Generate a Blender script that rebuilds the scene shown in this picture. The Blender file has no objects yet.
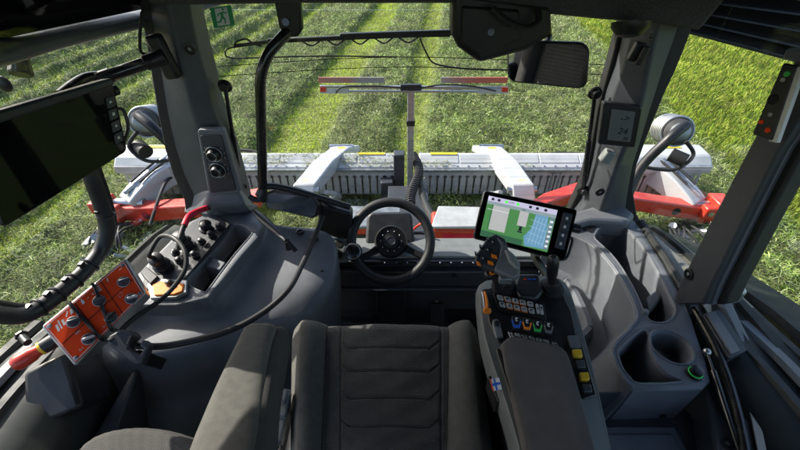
import bpy, bmesh, math, random
import numpy as np
from mathutils import Vector, Matrix
random.seed(7)
S = bpy.context.scene
COL = S.collection
H = 1.55            # eye height above the cab floor (floor is z = 0)
GZ = -1.65          # field level
PITCH = math.radians(39.8)
FP = 380.0
cp, sp = math.cos(PITCH), math.sin(PITCH)
V = Vector

def ray(px, py):
    a = (px-400)/FP; u = (225-py)/FP
    return V((a, cp+u*sp, -sp+u*cp))
def at(px, py, x=None, y=None, z=None, d=None):
    r = ray(px, py)
    if x is not None: t = x/r.x
    elif y is not None: t = y/r.y
    elif z is not None: t = (z-H)/r.z
    else: t = d
    return V((0, 0, H))+r*t

# ------------------------------------------------------------------ materials
MATS = {}
def mat(name, col, rough=.5, metal=0., var=.12, nscale=30, bump=0., bscale=400, coat=0., emit=None, estr=1., spec=.5, weave=0, dust=0.):
    if name in MATS: return MATS[name]
    m = bpy.data.materials.new(name); m.use_nodes = True
    nt = m.node_tree; n = nt.nodes; L = nt.links
    b = n['Principled BSDF']
    c = (col[0], col[1], col[2], 1)
    tc = n.new('ShaderNodeTexCoord')
    if var > 0:
        no = n.new('ShaderNodeTexNoise'); no.inputs['Scale'].default_value = nscale; no.inputs['Detail'].default_value = 6
        L.new(tc.outputs['Object'], no.inputs['Vector'])
        mp = n.new('ShaderNodeMapRange'); mp.inputs[1].default_value = .3; mp.inputs[2].default_value = .7
        mp.inputs[3].default_value = 1-var; mp.inputs[4].default_value = 1+var
        L.new(no.outputs['Fac'], mp.inputs[0])
        mx = n.new('ShaderNodeVectorMath'); mx.operation = 'SCALE'; mx.inputs[0].default_value = col[:3]
        L.new(mp.outputs[0], mx.inputs['Scale'])
        last = mx.outputs[0]
        if dust > 0:
            n2 = n.new('ShaderNodeTexNoise'); n2.inputs['Scale'].default_value = 9; n2.inputs['Detail'].default_value = 9; n2.inputs['Roughness'].default_value = .75
            L.new(tc.outputs['Object'], n2.inputs['Vector'])
            m2 = n.new('ShaderNodeMapRange'); m2.inputs[1].default_value = .5; m2.inputs[2].default_value = .78; m2.inputs[4].default_value = dust
            L.new(n2.outputs['Fac'], m2.inputs[0])
            mm = n.new('ShaderNodeMixRGB'); mm.inputs[2].default_value = (.33, .31, .25, 1)
            L.new(m2.outputs[0], mm.inputs[0]); m2.clamp = True; L.new(last, mm.inputs[1]); last = mm.outputs[0]
        L.new(last, b.inputs['Base Color'])
        rr = n.new('ShaderNodeMapRange'); rr.inputs[1].default_value = .3; rr.inputs[2].default_value = .7
        rr.inputs[3].default_value = max(.02, rough-.07); rr.inputs[4].default_value = min(1, rough+.09)
        L.new(no.outputs['Fac'], rr.inputs[0]); L.new(rr.outputs[0], b.inputs['Roughness'])
    else:
        b.inputs['Base Color'].default_value = c; b.inputs['Roughness'].default_value = rough
    b.inputs['Metallic'].default_value = metal
    b.inputs['Coat Weight'].default_value = coat
    b.inputs['Specular IOR Level'].default_value = spec
    if bump > 0:
        nb = n.new('ShaderNodeTexNoise'); nb.inputs['Scale'].default_value = bscale; nb.inputs['Detail'].default_value = 3
        L.new(tc.outputs['Object'], nb.inputs['Vector'])
        bp = n.new('ShaderNodeBump'); bp.inputs['Strength'].default_value = bump; bp.inputs['Distance'].default_value = .001
        h = nb.outputs['Fac']
        if weave:
            w1 = n.new('ShaderNodeTexWave'); w1.bands_direction = 'X'; w1.inputs['Scale'].default_value = weave
            w2 = n.new('ShaderNodeTexWave'); w2.bands_direction = 'Y'; w2.inputs['Scale'].default_value = weave*.9
            L.new(tc.outputs['Object'], w1.inputs['Vector']); L.new(tc.outputs['Object'], w2.inputs['Vector'])
            w1.inputs['Distortion'].default_value = .6; w2.inputs['Distortion'].default_value = .6
            ad = n.new('ShaderNodeMath'); ad.operation = 'MULTIPLY'
            L.new(w1.outputs['Fac'], ad.inputs[0]); L.new(w2.outputs['Fac'], ad.inputs[1])
            a2 = n.new('ShaderNodeMath'); a2.operation = 'ADD'; L.new(ad.outputs[0], a2.inputs[0]); L.new(h, a2.inputs[1]); h = a2.outputs[0]
            mc = n.new('ShaderNodeMixRGB'); mc.blend_type = 'MULTIPLY'; mc.inputs[0].default_value = .7
            cr = n.new('ShaderNodeMapRange'); cr.inputs[3].default_value = .45; cr.inputs[4].default_value = 1.9
            L.new(ad.outputs[0], cr.inputs[0]); L.new(last, mc.inputs[1]); L.new(cr.outputs[0], mc.inputs[2])
            L.new(mc.outputs[0], b.inputs['Base Color'])
        L.new(h, bp.inputs['Height']); L.new(bp.outputs[0], b.inputs['Normal'])
    if emit:
        b.inputs['Emission Color'].default_value = (*emit, 1); b.inputs['Emission Strength'].default_value = estr
    MATS[name] = m
    return m
def glassmat(name, tint, refl=1.0):
    m = bpy.data.materials.new(name); m.use_nodes = True
    nt = m.node_tree; n = nt.nodes; L = nt.links; n.clear()
    o = n.new('ShaderNodeOutputMaterial'); t = n.new('ShaderNodeBsdfTransparent'); t.inputs[0].default_value = (*tint, 1)
    g = n.new('ShaderNodeBsdfGlossy'); g.inputs['Roughness'].default_value = .01; g.inputs[0].default_value = (refl, refl, refl, 1)
    f = n.new('ShaderNodeLayerWeight'); f.inputs[0].default_value = .5
    pw = n.new('ShaderNodeMath'); pw.operation = 'POWER'; pw.inputs[1].default_value = 5; L.new(f.outputs['Facing'], pw.inputs[0])
    ma = n.new('ShaderNodeMath'); ma.operation = 'MULTIPLY_ADD'; ma.inputs[1].default_value = .6; ma.inputs[2].default_value = .02; L.new(pw.outputs[0], ma.inputs[0])
    x = n.new('ShaderNodeMixShader')
    L.new(ma.outputs[0], x.inputs[0]); L.new(t.outputs[0], x.inputs[1]); L.new(g.outputs[0], x.inputs[2])
    tc = n.new('ShaderNodeTexCoord'); no = n.new('ShaderNodeTexNoise'); no.inputs['Scale'].default_value = 7; no.inputs['Detail'].default_value = 10; no.inputs['Roughness'].default_value = .8; L.new(tc.outputs['Object'], no.inputs['Vector'])
    mr = n.new('ShaderNodeMapRange'); mr.inputs[1].default_value = .5; mr.inputs[2].default_value = .8; mr.inputs[4].default_value = .025; L.new(no.outputs['Fac'], mr.inputs[0])
    df = n.new('ShaderNodeBsdfDiffuse'); df.inputs[0].default_value = (.5, .48, .42, 1); x2 = n.new('ShaderNodeMixShader')
    L.new(mr.outputs[0], x2.inputs[0]); L.new(x.outputs[0], x2.inputs[1]); L.new(df.outputs[0], x2.inputs[2]); L.new(x2.outputs[0], o.inputs[0])
    MATS[name] = m
    return m
GREY = mat('grey_plastic', (.125, .134, .15), .36, bump=.6, bscale=1300, var=.12, nscale=14, dust=.10)
PILL = mat('pillar_trim', (.062, .068, .078), .38, bump=.6, bscale=1300, var=.12, nscale=14, dust=.08)
GREY2 = mat('dark_grey_plastic', (.038, .042, .05), .42, bump=.5, bscale=900, var=.1)
PALE = mat('pale_grey_plastic', (.2, .215, .215), .5, bump=.25, bscale=900, var=.08)
OLIVE = mat('grey_green_paint', (.11, .125, .12), .35, var=.1, coat=.2)
BLACK = mat('black_plastic', (.012, .012, .014), .4, bump=.15, bscale=900)
SATIN = mat('satin_black_metal', (.012, .012, .013), .25, var=.1, coat=.4)
RUB = mat('black_rubber', (.014, .014, .014), .6, bump=.2)
GLOSS = mat('black_screen_glass', (.002, .002, .003), .04, var=0, spec=.3)
FAB = mat('seat_fabric', (.10, .095, .088), .95, var=.15, bump=1., bscale=1800, weave=95)
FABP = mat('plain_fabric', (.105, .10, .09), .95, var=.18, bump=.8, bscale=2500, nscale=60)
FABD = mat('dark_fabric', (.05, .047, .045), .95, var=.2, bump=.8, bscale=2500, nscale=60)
LIN = mat('headliner_fabric', (.065, .065, .07), .95, var=.5, nscale=260, bump=1., bscale=500)
RED = mat('red_paint', (.55, .035, .015), .35, var=.12, coat=.3, dust=.25)
RED2 = mat('red_plate', (.85, .075, .02), .7, var=.05, nscale=8, spec=.05)
ORG = mat('orange_plastic', (.85, .22, .01), .4, var=.05)
WHT = mat('white_paint', (.46, .47, .47), .35, var=.08, nscale=5, coat=.2, dust=.35)
STEEL = mat('steel', (.45, .46, .47), .3, metal=.9, var=.15)
ALU = mat('bare_alloy', (.4, .42, .42), .38, metal=.7, var=.12)
GREYSH = mat('grey_guard_plate', (.36, .37, .37), .45, var=.15, nscale=12, dust=.4)
FEND = mat('fender_paint', (.2, .185, .15), .42, var=.1, nscale=6, coat=.15, dust=.3)
FENDG = mat('fender_grey', (.022, .026, .025), .6, var=.15, spec=.2)
WPL = mat('white_plastic', (.7, .7, .68), .4, var=.04)
YEL = mat('yellow_plastic', (.8, .48, .02), .4, var=.05)
BLU = mat('blue_plastic', (.02, .12, .6), .35, var=.05)
GRN = mat('green_plastic', (.03, .45, .07), .35, var=.05)
SIGNG = mat('sign_green', (.0, .3, .09), .4, var=.03)
DRK = mat('dark_void', (.006, .006, .006), .8, var=0)
MIR = mat('mirror_glass', (.75, .77, .78), .02, metal=1., var=0)
LENS = mat('lamp_lens', (.6, .63, .65), .12, metal=.5, var=.1)
BWN = mat('brown_pad', (.10, .088, .084), .9, var=.15, bump=.7, bscale=2500)
ZINC = mat('zinc_grey', (.25, .27, .28), .4, metal=.6, var=.25, nscale=20)
BEIGE = mat('beige_strip', (.42, .37, .3), .45, var=.1)
TAPE = mat('red_tape', (.6, .02, .05), .35, var=.05)
CAUT = mat('yellow_sticker', (.75, .55, .02), .4, var=.03)
GLASS = glassmat('window_glass', (.985, .99, .985), .9)

# ------------------------------------------------------------------ mesh builder
class MB:
    def __init__(s): s.v = []; s.f = []; s.m = []
    def add(s, vs, fs, m=0):
        o = len(s.v); s.v += [tuple(p) for p in vs]
        for f in fs: s.f.append(tuple(i+o for i in f)); s.m.append(m)
        return s
    def prism(s, pts, vec, m=0):
        n = len(pts); vec = V(vec); a = [V(p) for p in pts]; b = [p+vec for p in a]
        return s.add(a+b, [tuple(range(n)), tuple(range(2*n-1, n-1, -1))]+[(i, i+n, (i+1) % n+n, (i+1) % n) for i in range(n)], m)
    def box(s, c, sz, R=None, m=0):
        c = V(c); R = R or Matrix.Identity(3); h = [k/2 for k in sz]
        vs = [c+R@V((x*h[0], y*h[1], z*h[2])) for z in (-1, 1) for (x, y) in ((-1, -1), (1, -1), (1, 1), (-1, 1))]
        return s.add(vs, [(3, 2, 1, 0), (4, 5, 6, 7), (0, 1, 5, 4), (1, 2, 6, 5), (2, 3, 7, 6), (3, 0, 4, 7)], m)
    def bar(s, a, b, w, h, m=0, up=(0, 0, 1)):
        a = V(a); b = V(b); d = (b-a); L_ = d.length; d.normalize()
        sx = d.cross(V(up)).normalized(); uz = sx.cross(d).normalized()
        R = Matrix((sx, d, uz)).transposed()
        return s.box((a+b)/2, (w, L_, h), R, m)
    def loft(s, rings, m=0, cap=True, closed=True):
        n = len(rings[0]); vs = [p for r in rings for p in r]; fs = []
        for k in range(len(rings)-1):
            for i in range(n if closed else n-1):
                j = (i+1) % n
                fs.append((k*n+i, k*n+j, (k+1)*n+j, (k+1)*n+i))
        if cap and closed:
            fs.append(tuple(reversed(range(n)))); fs.append(tuple(range((len(rings)-1)*n, len(rings)*n)))
        return s.add(vs, fs, m)
    def cyl(s, a, b, r0, r1=None, seg=20, m=0):
        a = V(a); b = V(b); r1 = r0 if r1 is None else r1
        return s.loft([ring(a, b-a, r0, seg), ring(b, b-a, r1, seg)], m)
    def lathe(s, a, ax, prof, seg=24, m=0):      # prof: list (height, radius)
        a = V(a); ax = V(ax).normalized()
        return s.loft([ring(a+ax*h, ax, max(r, 1e-4), seg) for h, r in prof], m)
    def tube(s, pts, r, seg=10, m=0, sub=8, ribs=0):
        P = smooth_path([V(p) for p in pts], sub) if sub else [V(p) for p in pts]
        rings = []; up = V((.13, .21, .97))
        for i, p in enumerate(P):
            d = (P[min(i+1, len(P)-1)]-P[max(i-1, 0)]).normalized()
            if abs(d.dot(up)) > .98: up = V((1, .1, 0))
            x = d.cross(up).normalized(); up = x.cross(d).normalized()
            rr = r*(1+(.22 if (ribs and i % 2) else 0))
            rings.append([p+x*rr*math.cos(t*2*math.pi/seg)+up*rr*math.sin(t*2*math.pi/seg) for t in range(seg)])
        return s.loft(rings, m)
    def torus(s, c, ax, R, r, seg=48, ms=12, m=0, a0=0, a1=360):
        ax = V(ax).normalized(); x, y = perp(ax)
        full = a1-a0 >= 360; nseg = seg
        rings = []
        for i in range(nseg+(0 if full else 1)):
            t = math.radians(a0+(a1-a0)*i/nseg); d = x*math.cos(t)+y*math.sin(t)
            rings.append([V(c)+d*(R+r*math.cos(q*2*math.pi/ms))+ax*r*math.sin(q*2*math.pi/ms) for q in range(ms)])
        if full: rings.append(rings[0])
        return s.loft(rings, m, cap=not full)
    def ball(s, c, r, m=0, seg=16, sc=(1, 1, 1)):
        rings = []
        for i in range(1, 9):
            t = math.pi*i/9
            rings.append([V(c)+V((r*sc[0]*math.sin(t)*math.cos(q*2*math.pi/seg), r*sc[1]*math.sin(t)*math.sin(q*2*math.pi/seg), -r*sc[2]*math.cos(t))) for q in range(seg)])
        return s.loft(rings, m)
    def qbox(s, Q, a0, b0, a1, b1, h0, h1, r=0, m=0):
        if r <= 0: pl = [(a0, b0), (a1, b0), (a1, b1), (a0, b1)]
        else:
            ra, rb = r/Q.W, r/Q.Hh; pl = []
            for (ca, cb, st) in ((a0+ra, b0+rb, 180), (a1-ra, b0+rb, 270), (a1-ra, b1-rb, 0), (a0+ra, b1-rb, 90)):
                for k in range(5):
                    t = math.radians(st+k*22.5); pl.append((ca+ra*math.cos(t), cb+rb*math.sin(t)))
        return s.prism([Q.p(a, b, h0) for a, b in pl], Q.n*(h1-h0), m)
    def qpoly(s, Q, pl, h0, h1, m=0):
        return s.prism([Q.p(a, b, h0) for a, b in pl], Q.n*(h1-h0), m)
    def qcyl(s, Q, a, b, r, h0, h1, r1=None, seg=20, m=0):
        return s.cyl(Q.p(a, b, h0), Q.p(a, b, h1), r, r1, seg, m)
    def build(s, name, mats, parent=None, bevel=0, ang=35, bseg=2, subsurf=0, solid=0, tagd=None, label=None):
        me = bpy.data.meshes.new(name); me.from_pydata(s.v, [], s.f)
        if not isinstance(mats, (list, tuple)): mats = [mats]
        for q in mats: me.materials.append(q)
        if len(mats) > 1: me.polygons.foreach_set('material_index', s.m)
        bm = bmesh.new(); bm.from_mesh(me); bmesh.ops.remove_doubles(bm, verts=bm.verts, dist=1e-6)
        bmesh.ops.recalc_face_normals(bm, faces=bm.faces); bm.to_mesh(me); bm.free()
        me.polygons.foreach_set('use_smooth', [True]*len(me.polygons))
        me.set_sharp_from_angle(angle=math.radians(ang)); me.update()
        o = bpy.data.objects.new(name, me); COL.objects.link(o)
        if parent:
            o.parent = parent; o.matrix_parent_inverse = tinv(parent)
        if solid:
            q = o.modifiers.new('s', 'SOLIDIFY'); q.thickness = solid; q.offset = -1
        if bevel:
            q = o.modifiers.new('b', 'BEVEL'); q.width = bevel; q.segments = bseg; q.limit_method = 'ANGLE'; q.angle_limit = math.radians(ang); q.harden_normals = False
        if subsurf:
            q = o.modifiers.new('u', 'SUBSURF'); q.levels = q.render_levels = subsurf
        if label: o['label'] = label
        return o
def tinv(p):
    t = V(p.location) if p.type == 'EMPTY' else V((0, 0, 0))
    return Matrix.Translation(-t)
def perp(ax):
    ax = V(ax).normalized(); t = V((0, 0, 1)) if abs(ax.z) < .9 else V((1, 0, 0))
    x = ax.cross(t).normalized(); return x, ax.cross(x).normalized()
def ring(c, ax, r, seg):
    x, y = perp(ax); c = V(c)
    return [c+x*r*math.cos(t*2*math.pi/seg)+y*r*math.sin(t*2*math.pi/seg) for t in range(seg)]
def smooth_path(P, sub):
    out = []
    for i in range(len(P)-1):
        p0 = P[max(i-1, 0)]; p1 = P[i]; p2 = P[i+1]; p3 = P[min(i+2, len(P)-1)]
        for k in range(sub):
            t = k/sub
            out.append(.5*((2*p1)+(p2-p0)*t+(2*p0-5*p1+4*p2-p3)*t*t+(3*p1-p0-3*p2+p3)*t*t*t))
    out.append(P[-1]); return out
class Quad:                                   # a flat panel: corners TL, TR, BR, BL in world space
    def __init__(s, px4, d=None, n=None, z=None, pts=None):
        if pts: s.c = [V(p) for p in pts]; nn = (s.c[1]-s.c[0]).cross(s.c[3]-s.c[0]).normalized()
        elif z is not None: s.c = [at(*p, z=z) for p in px4]; nn = V((0, 0, 1))
        else:
            cx = sum(p[0] for p in px4)/4; cy = sum(p[1] for p in px4)/4; c = at(cx, cy, d=d)
            nn = V(n).normalized() if n is not None else (V((0, 0, H))-c).normalized()
            s.c = []
            for p in px4:
                r = ray(*p); t = (c-V((0, 0, H))).dot(nn)/r.dot(nn); s.c.append(V((0, 0, H))+r*t)
        if nn.dot(V((0, 0, H))-s.c[0]) < 0: nn = -nn
        s.n = nn
        s.W = ((s.c[1]-s.c[0]).length+(s.c[2]-s.c[3]).length)/2; s.Hh = ((s.c[3]-s.c[0]).length+(s.c[2]-s.c[1]).length)/2
    def p(s, a, b, h=0):                      # a left->right, b bottom->top
        TL, TR, BR, BL = s.c
        return (BL*(1-a)+BR*a)*(1-b)+(TL*(1-a)+TR*a)*b+s.n*h
    def mid(s): return s.p(.5, .5)
def thing(name, label, cat, loc=(0, 0, 0), group=None):
    o = bpy.data.objects.new(name, None); COL.objects.link(o); o.location = V(loc); o.empty_display_size = .1
    return tag(o, label, cat, group)
def tag(o, label=None, cat=None, group=None, kind=None):
    if label: o['label'] = label
    if cat: o['category'] = cat
    if group: o['group'] = group
    if kind: o['kind'] = kind
    return o
def text(name, s, origin, u, v, size, m, parent, thick=.0004):
    cu = bpy.data.curves.new(name, 'FONT'); cu.body = s; cu.size = size; cu.extrude = thick; cu.align_x = 'CENTER'; cu.align_y = 'CENTER'
    t = bpy.data.objects.new(name+'_tmp', cu); COL.objects.link(t)
    dg = bpy.context.evaluated_depsgraph_get(); me = bpy.data.meshes.new_from_object(t.evaluated_get(dg))
    bpy.data.objects.remove(t)
    u = V(u).normalized(); n = u.cross(V(v)).normalized(); v = n.cross(u)
    M = Matrix((u, v, n)).transposed().to_4x4(); M.translation = V(origin)
    me.transform(M); me.name = name; me.materials.clear(); me.materials.append(m)
    o = bpy.data.objects.new(name, me); COL.objects.link(o); o.parent = parent; o.matrix_parent_inverse = tinv(parent)
    return o
def boolcut(o, cutters):
    """subtract temporary meshes from o, then delete them (nothing hidden stays in the scene)"""
    for c in cutters:
        q = o.modifiers.new('c', 'BOOLEAN'); q.operation = 'DIFFERENCE'; q.object = c; q.solver = 'EXACT'
    dg = bpy.context.evaluated_depsgraph_get(); dg.update()
    me = bpy.data.meshes.new_from_object(o.evaluated_get(dg))
    o.modifiers.clear(); o.data = me
    for c in cutters: bpy.data.objects.remove(c)
    me.polygons.foreach_set('use_smooth', [True]*len(me.polygons)); me.set_sharp_from_angle(angle=math.radians(32)); me.update()
    return o
def bev(o, w, seg=2, ang=32):
    q = o.modifiers.new('b', 'BEVEL'); q.width = w; q.segments = seg; q.limit_method = 'ANGLE'; q.angle_limit = math.radians(ang); q.use_clamp_overlap = True
    return o
def pxpoly(pl, z): return [at(a, b, z=z) for a, b in pl]
def screw(mb, Q, a, b, r=.008, m=0):
    mb.qcyl(Q, a, b, r, 0, .003, r*.8, m=m)
CAM = V((0, 0, H))
#SECTIONS
# ------------------------------------------------------------------ FIELD
rng = np.random.default_rng(5)
RA = math.radians(6.35)                      # mowing direction, measured from straight ahead
def vnoise(x, y, s, seed):
    r = np.random.default_rng(seed); T = r.random((64, 64))
    x = x*s; y = y*s; xi = np.floor(x).astype(int); yi = np.floor(y).astype(int); fx = x-xi; fy = y-yi
    fx = fx*fx*(3-2*fx); fy = fy*fy*(3-2*fy)
    g = lambda a, b: T[a % 64, b % 64]
    return (g(xi, yi)*(1-fx)+g(xi+1, yi)*fx)*(1-fy)+(g(xi, yi+1)*(1-fx)+g(xi+1, yi+1)*fx)*fy
def fbm(x, y, s, seed): return .5*vnoise(x, y, s, seed)+.3*vnoise(x, y, s*2.1, seed+1)+.2*vnoise(x, y, s*4.7, seed+2)
def lateral(x, y): return x*math.cos(RA)-y*math.sin(RA)
def smst(a, b, t): t = np.clip((t-a)/(b-a), 0, 1); return t*t*(3-2*t)
def zones(x, y):
    """swath (cut grass lying in rows) 0..1, uncut 0..1, stubble strip 0..1"""
    s = lateral(x, y)+.18*(fbm(x, y, .7, 11)-.5)
    strip = smst(-3.25, -3.1, s)*(1-smst(-2.1, -1.95, s))
    strip = np.maximum(strip, .85*smst(-1.0, -.8, s)*(1-smst(-.35, -.15, s)))
    left = 1-smst(-5.0, -4.5, s)
    rows = np.sin((s+4.6)*2*math.pi/1.05)
    strip = np.maximum(strip, left*smst(-.55, -.2, rows))
    far = smst(9, 13, y)
    uncut = smst(4.5, 4.9, s)
    sw = (1-strip)*(1-uncut)
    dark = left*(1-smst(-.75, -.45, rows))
    return sw, uncut, strip, dark
def gheight(x, y):
    sw, un, st, dk = zones(x, y)
    h = sw*(.02+.2*fbm(x, y, 1.9, 3)+.12*vnoise(x, y, 5, 9)+.05*vnoise(x, y, 13, 19))+un*.03*vnoise(x, y, 2, 4)
    return GZ-.12+h*.9
def make_ground():
    xs = np.concatenate([np.linspace(-300, -24, 24)[:-1], np.arange(-24, 24.01, .12), np.linspace(24, 300, 24)[1:]])
    ys = np.concatenate([np.linspace(-80, -3, 12)[:-1], np.arange(-3, 30, .12), np.linspace(30, 400, 30)])
    X, Y = np.meshgrid(xs, ys); Z = gheight(X, Y)
    nx, ny = len(xs), len(ys)
    me = bpy.data.meshes.new('field'); co = np.stack([X, Y, Z], -1).reshape(-1, 3).astype(np.float32)
    i = np.arange((ny-1)*(nx-1)); r = i//(nx-1); c = i % (nx-1); a = r*nx+c
    q = np.stack([a, a+1, a+nx+1, a+nx], -1).astype(np.int32)
    me.vertices.add(len(co)); me.vertices.foreach_set('co', co.ravel())
    me.loops.add(q.size); me.loops.foreach_set('vertex_index', q.ravel())
    me.polygons.add(len(q)); me.polygons.foreach_set('loop_start', np.arange(0, q.size, 4, dtype=np.int32)); me.polygons.foreach_set('loop_total', np.full(len(q), 4, dtype=np.int32))
    me.update(calc_edges=True)
    sw, un, st, dk = zones(X, Y)
    col = np.zeros((ny, nx, 4), np.float32); col[..., 3] = 1
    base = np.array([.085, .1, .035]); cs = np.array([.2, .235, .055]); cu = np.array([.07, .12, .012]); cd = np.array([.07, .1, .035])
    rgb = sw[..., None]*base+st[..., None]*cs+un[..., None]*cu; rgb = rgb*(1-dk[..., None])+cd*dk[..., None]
    rgb = rgb*(.7+.6*vnoise(X, Y, 3., 21))[..., None]
    col[..., :3] = rgb
    at_ = me.color_attributes.new('tint', 'FLOAT_COLOR', 'POINT'); at_.data.foreach_set('color', col.ravel())
    m = bpy.data.materials.new('field_soil'); m.use_nodes = True; nt = m.node_tree; b = nt.nodes['Principled BSDF']
    A = nt.nodes.new('ShaderNodeAttribute'); A.attribute_name = 'tint'
    tc = nt.nodes.new('ShaderNodeTexCoord'); no = nt.nodes.new('ShaderNodeTexNoise'); no.inputs['Scale'].default_value = 22; no.inputs['Detail'].default_value = 8
    nt.links.new(tc.outputs['Object'], no.inputs['Vector'])
    mr = nt.nodes.new('ShaderNodeMapRange'); mr.inputs[1].default_value = .35; mr.inputs[2].default_value = .65; mr.inputs[3].default_value = .3; mr.inputs[4].default_value = 1.3
    nt.links.new(no.outputs['Fac'], mr.inputs[0])
    vm = nt.nodes.new('ShaderNodeVectorMath'); vm.operation = 'SCALE'
    nt.links.new(A.outputs['Color'], vm.inputs[0]); nt.links.new(mr.outputs[0], vm.inputs['Scale']); nt.links.new(vm.outputs[0], b.inputs['Base Color'])
    b.inputs['Roughness'].default_value = .9
    bp = nt.nodes.new('ShaderNodeBump'); bp.inputs['Distance'].default_value = .05; nt.links.new(no.outputs['Fac'], bp.inputs['Height']); nt.links.new(bp.outputs[0], b.inputs['Normal'])
    me.materials.append(m)
    me.polygons.foreach_set('use_smooth', [True]*len(me.polygons))
    o = bpy.data.objects.new('field', me); COL.objects.link(o); tag(o, kind='structure')
make_ground()
def blade_mat(name):
    m = bpy.data.materials.new(name); m.use_nodes = True; nt = m.node_tree; b = nt.nodes['Principled BSDF']
    A = nt.nodes.new('ShaderNodeAttribute'); A.attribute_name = 'tint'
    nt.links.new(A.outputs['Color'], b.inputs['Base Color']); b.inputs['Roughness'].default_value = .7; b.inputs['Specular IOR Level'].default_value = .25
    tr = nt.nodes.new('ShaderNodeBsdfTranslucent'); nt.links.new(A.outputs['Color'], tr.inputs[0])
    mx = nt.nodes.new('ShaderNodeMixShader'); mx.inputs[0].default_value = .3
    out = nt.nodes['Material Output']
    nt.links.new(b.outputs[0], mx.inputs[1]); nt.links.new(tr.outputs[0], mx.inputs[2]); nt.links.new(mx.outputs[0], out.inputs[0])
    return m
BLM = blade_mat('grass_blades')
def blades(name, x, y, length, width, tilt, cols, lift):
    """x,y roots; bent two-segment blades (5 verts, 2 quads->quad+tri)"""
    n = len(x); z = gheight(x, y)+lift
    az = rng.random(n)*2*math.pi; dx, dy = np.cos(az), np.sin(az)
    st, ct = np.sin(tilt), np.cos(tilt)
    wx, wy = -dy*width/2, dx*width/2
    tw = rng.normal(0, .5, n)*width
    root = np.stack([x, y, z], -1)
    up1 = np.stack([dx*st, dy*st, ct], -1)*(length*.55)[:, None]
    t2 = np.minimum(tilt+.5+.3*rng.random(n), 1.7); up2 = np.stack([dx*np.sin(t2), dy*np.sin(t2), np.cos(t2)], -1)*(length*.45)[:, None]
    w = np.stack([wx, wy, tw*.5], -1)
    P = np.stack([root-w, root+w, root+up1-w*.8, root+up1+w*.8, root+up1+up2], 1).reshape(-1, 3).astype(np.float32)
    b = np.arange(n)*5
    quad = np.stack([b, b+1, b+3, b+2], -1); tri = np.stack([b+2, b+3, b+4], -1)
    loops = np.concatenate([quad, tri], 1).astype(np.int32).ravel()
    me = bpy.data.meshes.new(name); me.vertices.add(len(P)); me.vertices.foreach_set('co', P.ravel())
    me.loops.add(len(loops)); me.loops.foreach_set('vertex_index', loops)
    ls = (np.arange(n)[:, None]*7+np.array([0, 4])).astype(np.int32).ravel(); lt = np.tile(np.array([4, 3], np.int32), n)
    me.polygons.add(2*n); me.polygons.foreach_set('loop_start', ls); me.polygons.foreach_set('loop_total', lt); me.update(calc_edges=True)
    c4 = np.ones((n, 5, 4), np.float32); c4[..., :3] = cols[:, None, :]
    at_ = me.color_attributes.new('tint', 'FLOAT_COLOR', 'POINT'); at_.data.foreach_set('color', c4.ravel())
    me.materials.append(BLM); o = bpy.data.objects.new(name, me); COL.objects.link(o); return o
def scatter(n, ymax=32):
    """positions with density falling with distance from the cab"""
    r = 1.5+(rng.random(n)**1.25)*(ymax-1.5); th = (rng.random(n)-.5)*math.radians(150)
    return r*np.sin(th), r*np.cos(th), r
def mixcol(pal, n, var=.25):
    pal = np.array(pal); c = pal[rng.integers(0, len(pal), n)]
    return np.clip(c*(1+rng.normal(0, var, (n, 1))), .005, .7)
# cut grass lying in swaths
x, y, r = scatter(1250000); sw, un, st, dk = zones(x, y); k = rng.random(len(x)) < sw*(1-.6*dk)
x, y, r = x[k], y[k], r[k]; n = len(x)
sc = .75+r/14
L = rng.uniform(.03, .13, n)*(.75+r/24); W = rng.uniform(.0025, .0065, n)*sc
c = mixcol([(.40, .46, .15), (.25, .34, .07), (.12, .19, .025), (.66, .68, .40), (.06, .10, .012), (.50, .49, .22), (.035, .06, .008), (.34, .38, .2)], n, .25)  # straw highlights and dark gaps between clumps are put into the blade colours
f_ = fbm(x, y, 3.2, 31)*.6+vnoise(x, y, 9., 33)*.4; c *= (.12+1.75*f_**1.15)[:, None]; gg = vnoise(x, y, .9, 77)[:, None]; c = c*(1-gg*np.array([.12, -.06, .3]))
o = blades('cut_grass', x, y, L, W, rng.uniform(.5, 1.55, n), c, rng.random(n)**2*.12)
tag(o, 'pale grey green cut grass lying in loose swaths on the field', 'cut grass', kind='stuff')
# short stubble and standing grass
x, y, r = scatter(600000); sw, un, st, dk = zones(x, y); k = rng.random(len(x)) < np.maximum(st, dk)
x, y, r = x[k], y[k], r[k]; n = len(x)
c = mixcol([(.38, .52, .025), (.48, .6, .04), (.24, .40, .015), (.56, .6, .09)], n, .2)
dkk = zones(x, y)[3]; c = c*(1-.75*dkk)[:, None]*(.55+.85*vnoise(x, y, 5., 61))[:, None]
o = blades('stubble', x, y, rng.uniform(.03, .08, n)*(.7+r/22), rng.uniform(.004, .008, n)*(.75+r/14), rng.uniform(.0, .9, n), c, 0)
tag(o, 'short yellow green stubble in the mown strips between swaths', 'stubble', kind='stuff')
x, y, r = scatter(1000000); sw, un, st, dk = zones(x, y); k = rng.random(len(x)) < un
x, y, r = x[k], y[k], r[k]; n = len(x)
c = mixcol([(.22, .33, .02), (.31, .41, .035), (.11, .19, .012), (.4, .46, .06), (.46, .44, .1), (.035, .07, .006)], n, .2)
c *= (.3+.8*fbm(x, y, 1.5, 51)+.65*vnoise(x, y, 7., 52))[:, None]
o = blades('standing_grass', x, y, rng.uniform(.05, .14, n)*(.9+r/30), rng.uniform(.004, .008, n)*(.75+r/14), rng.uniform(.0, .8, n), c, 0)
tag(o, 'bright green uncut grass standing on the right of the field', 'grass', kind='stuff')
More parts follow.
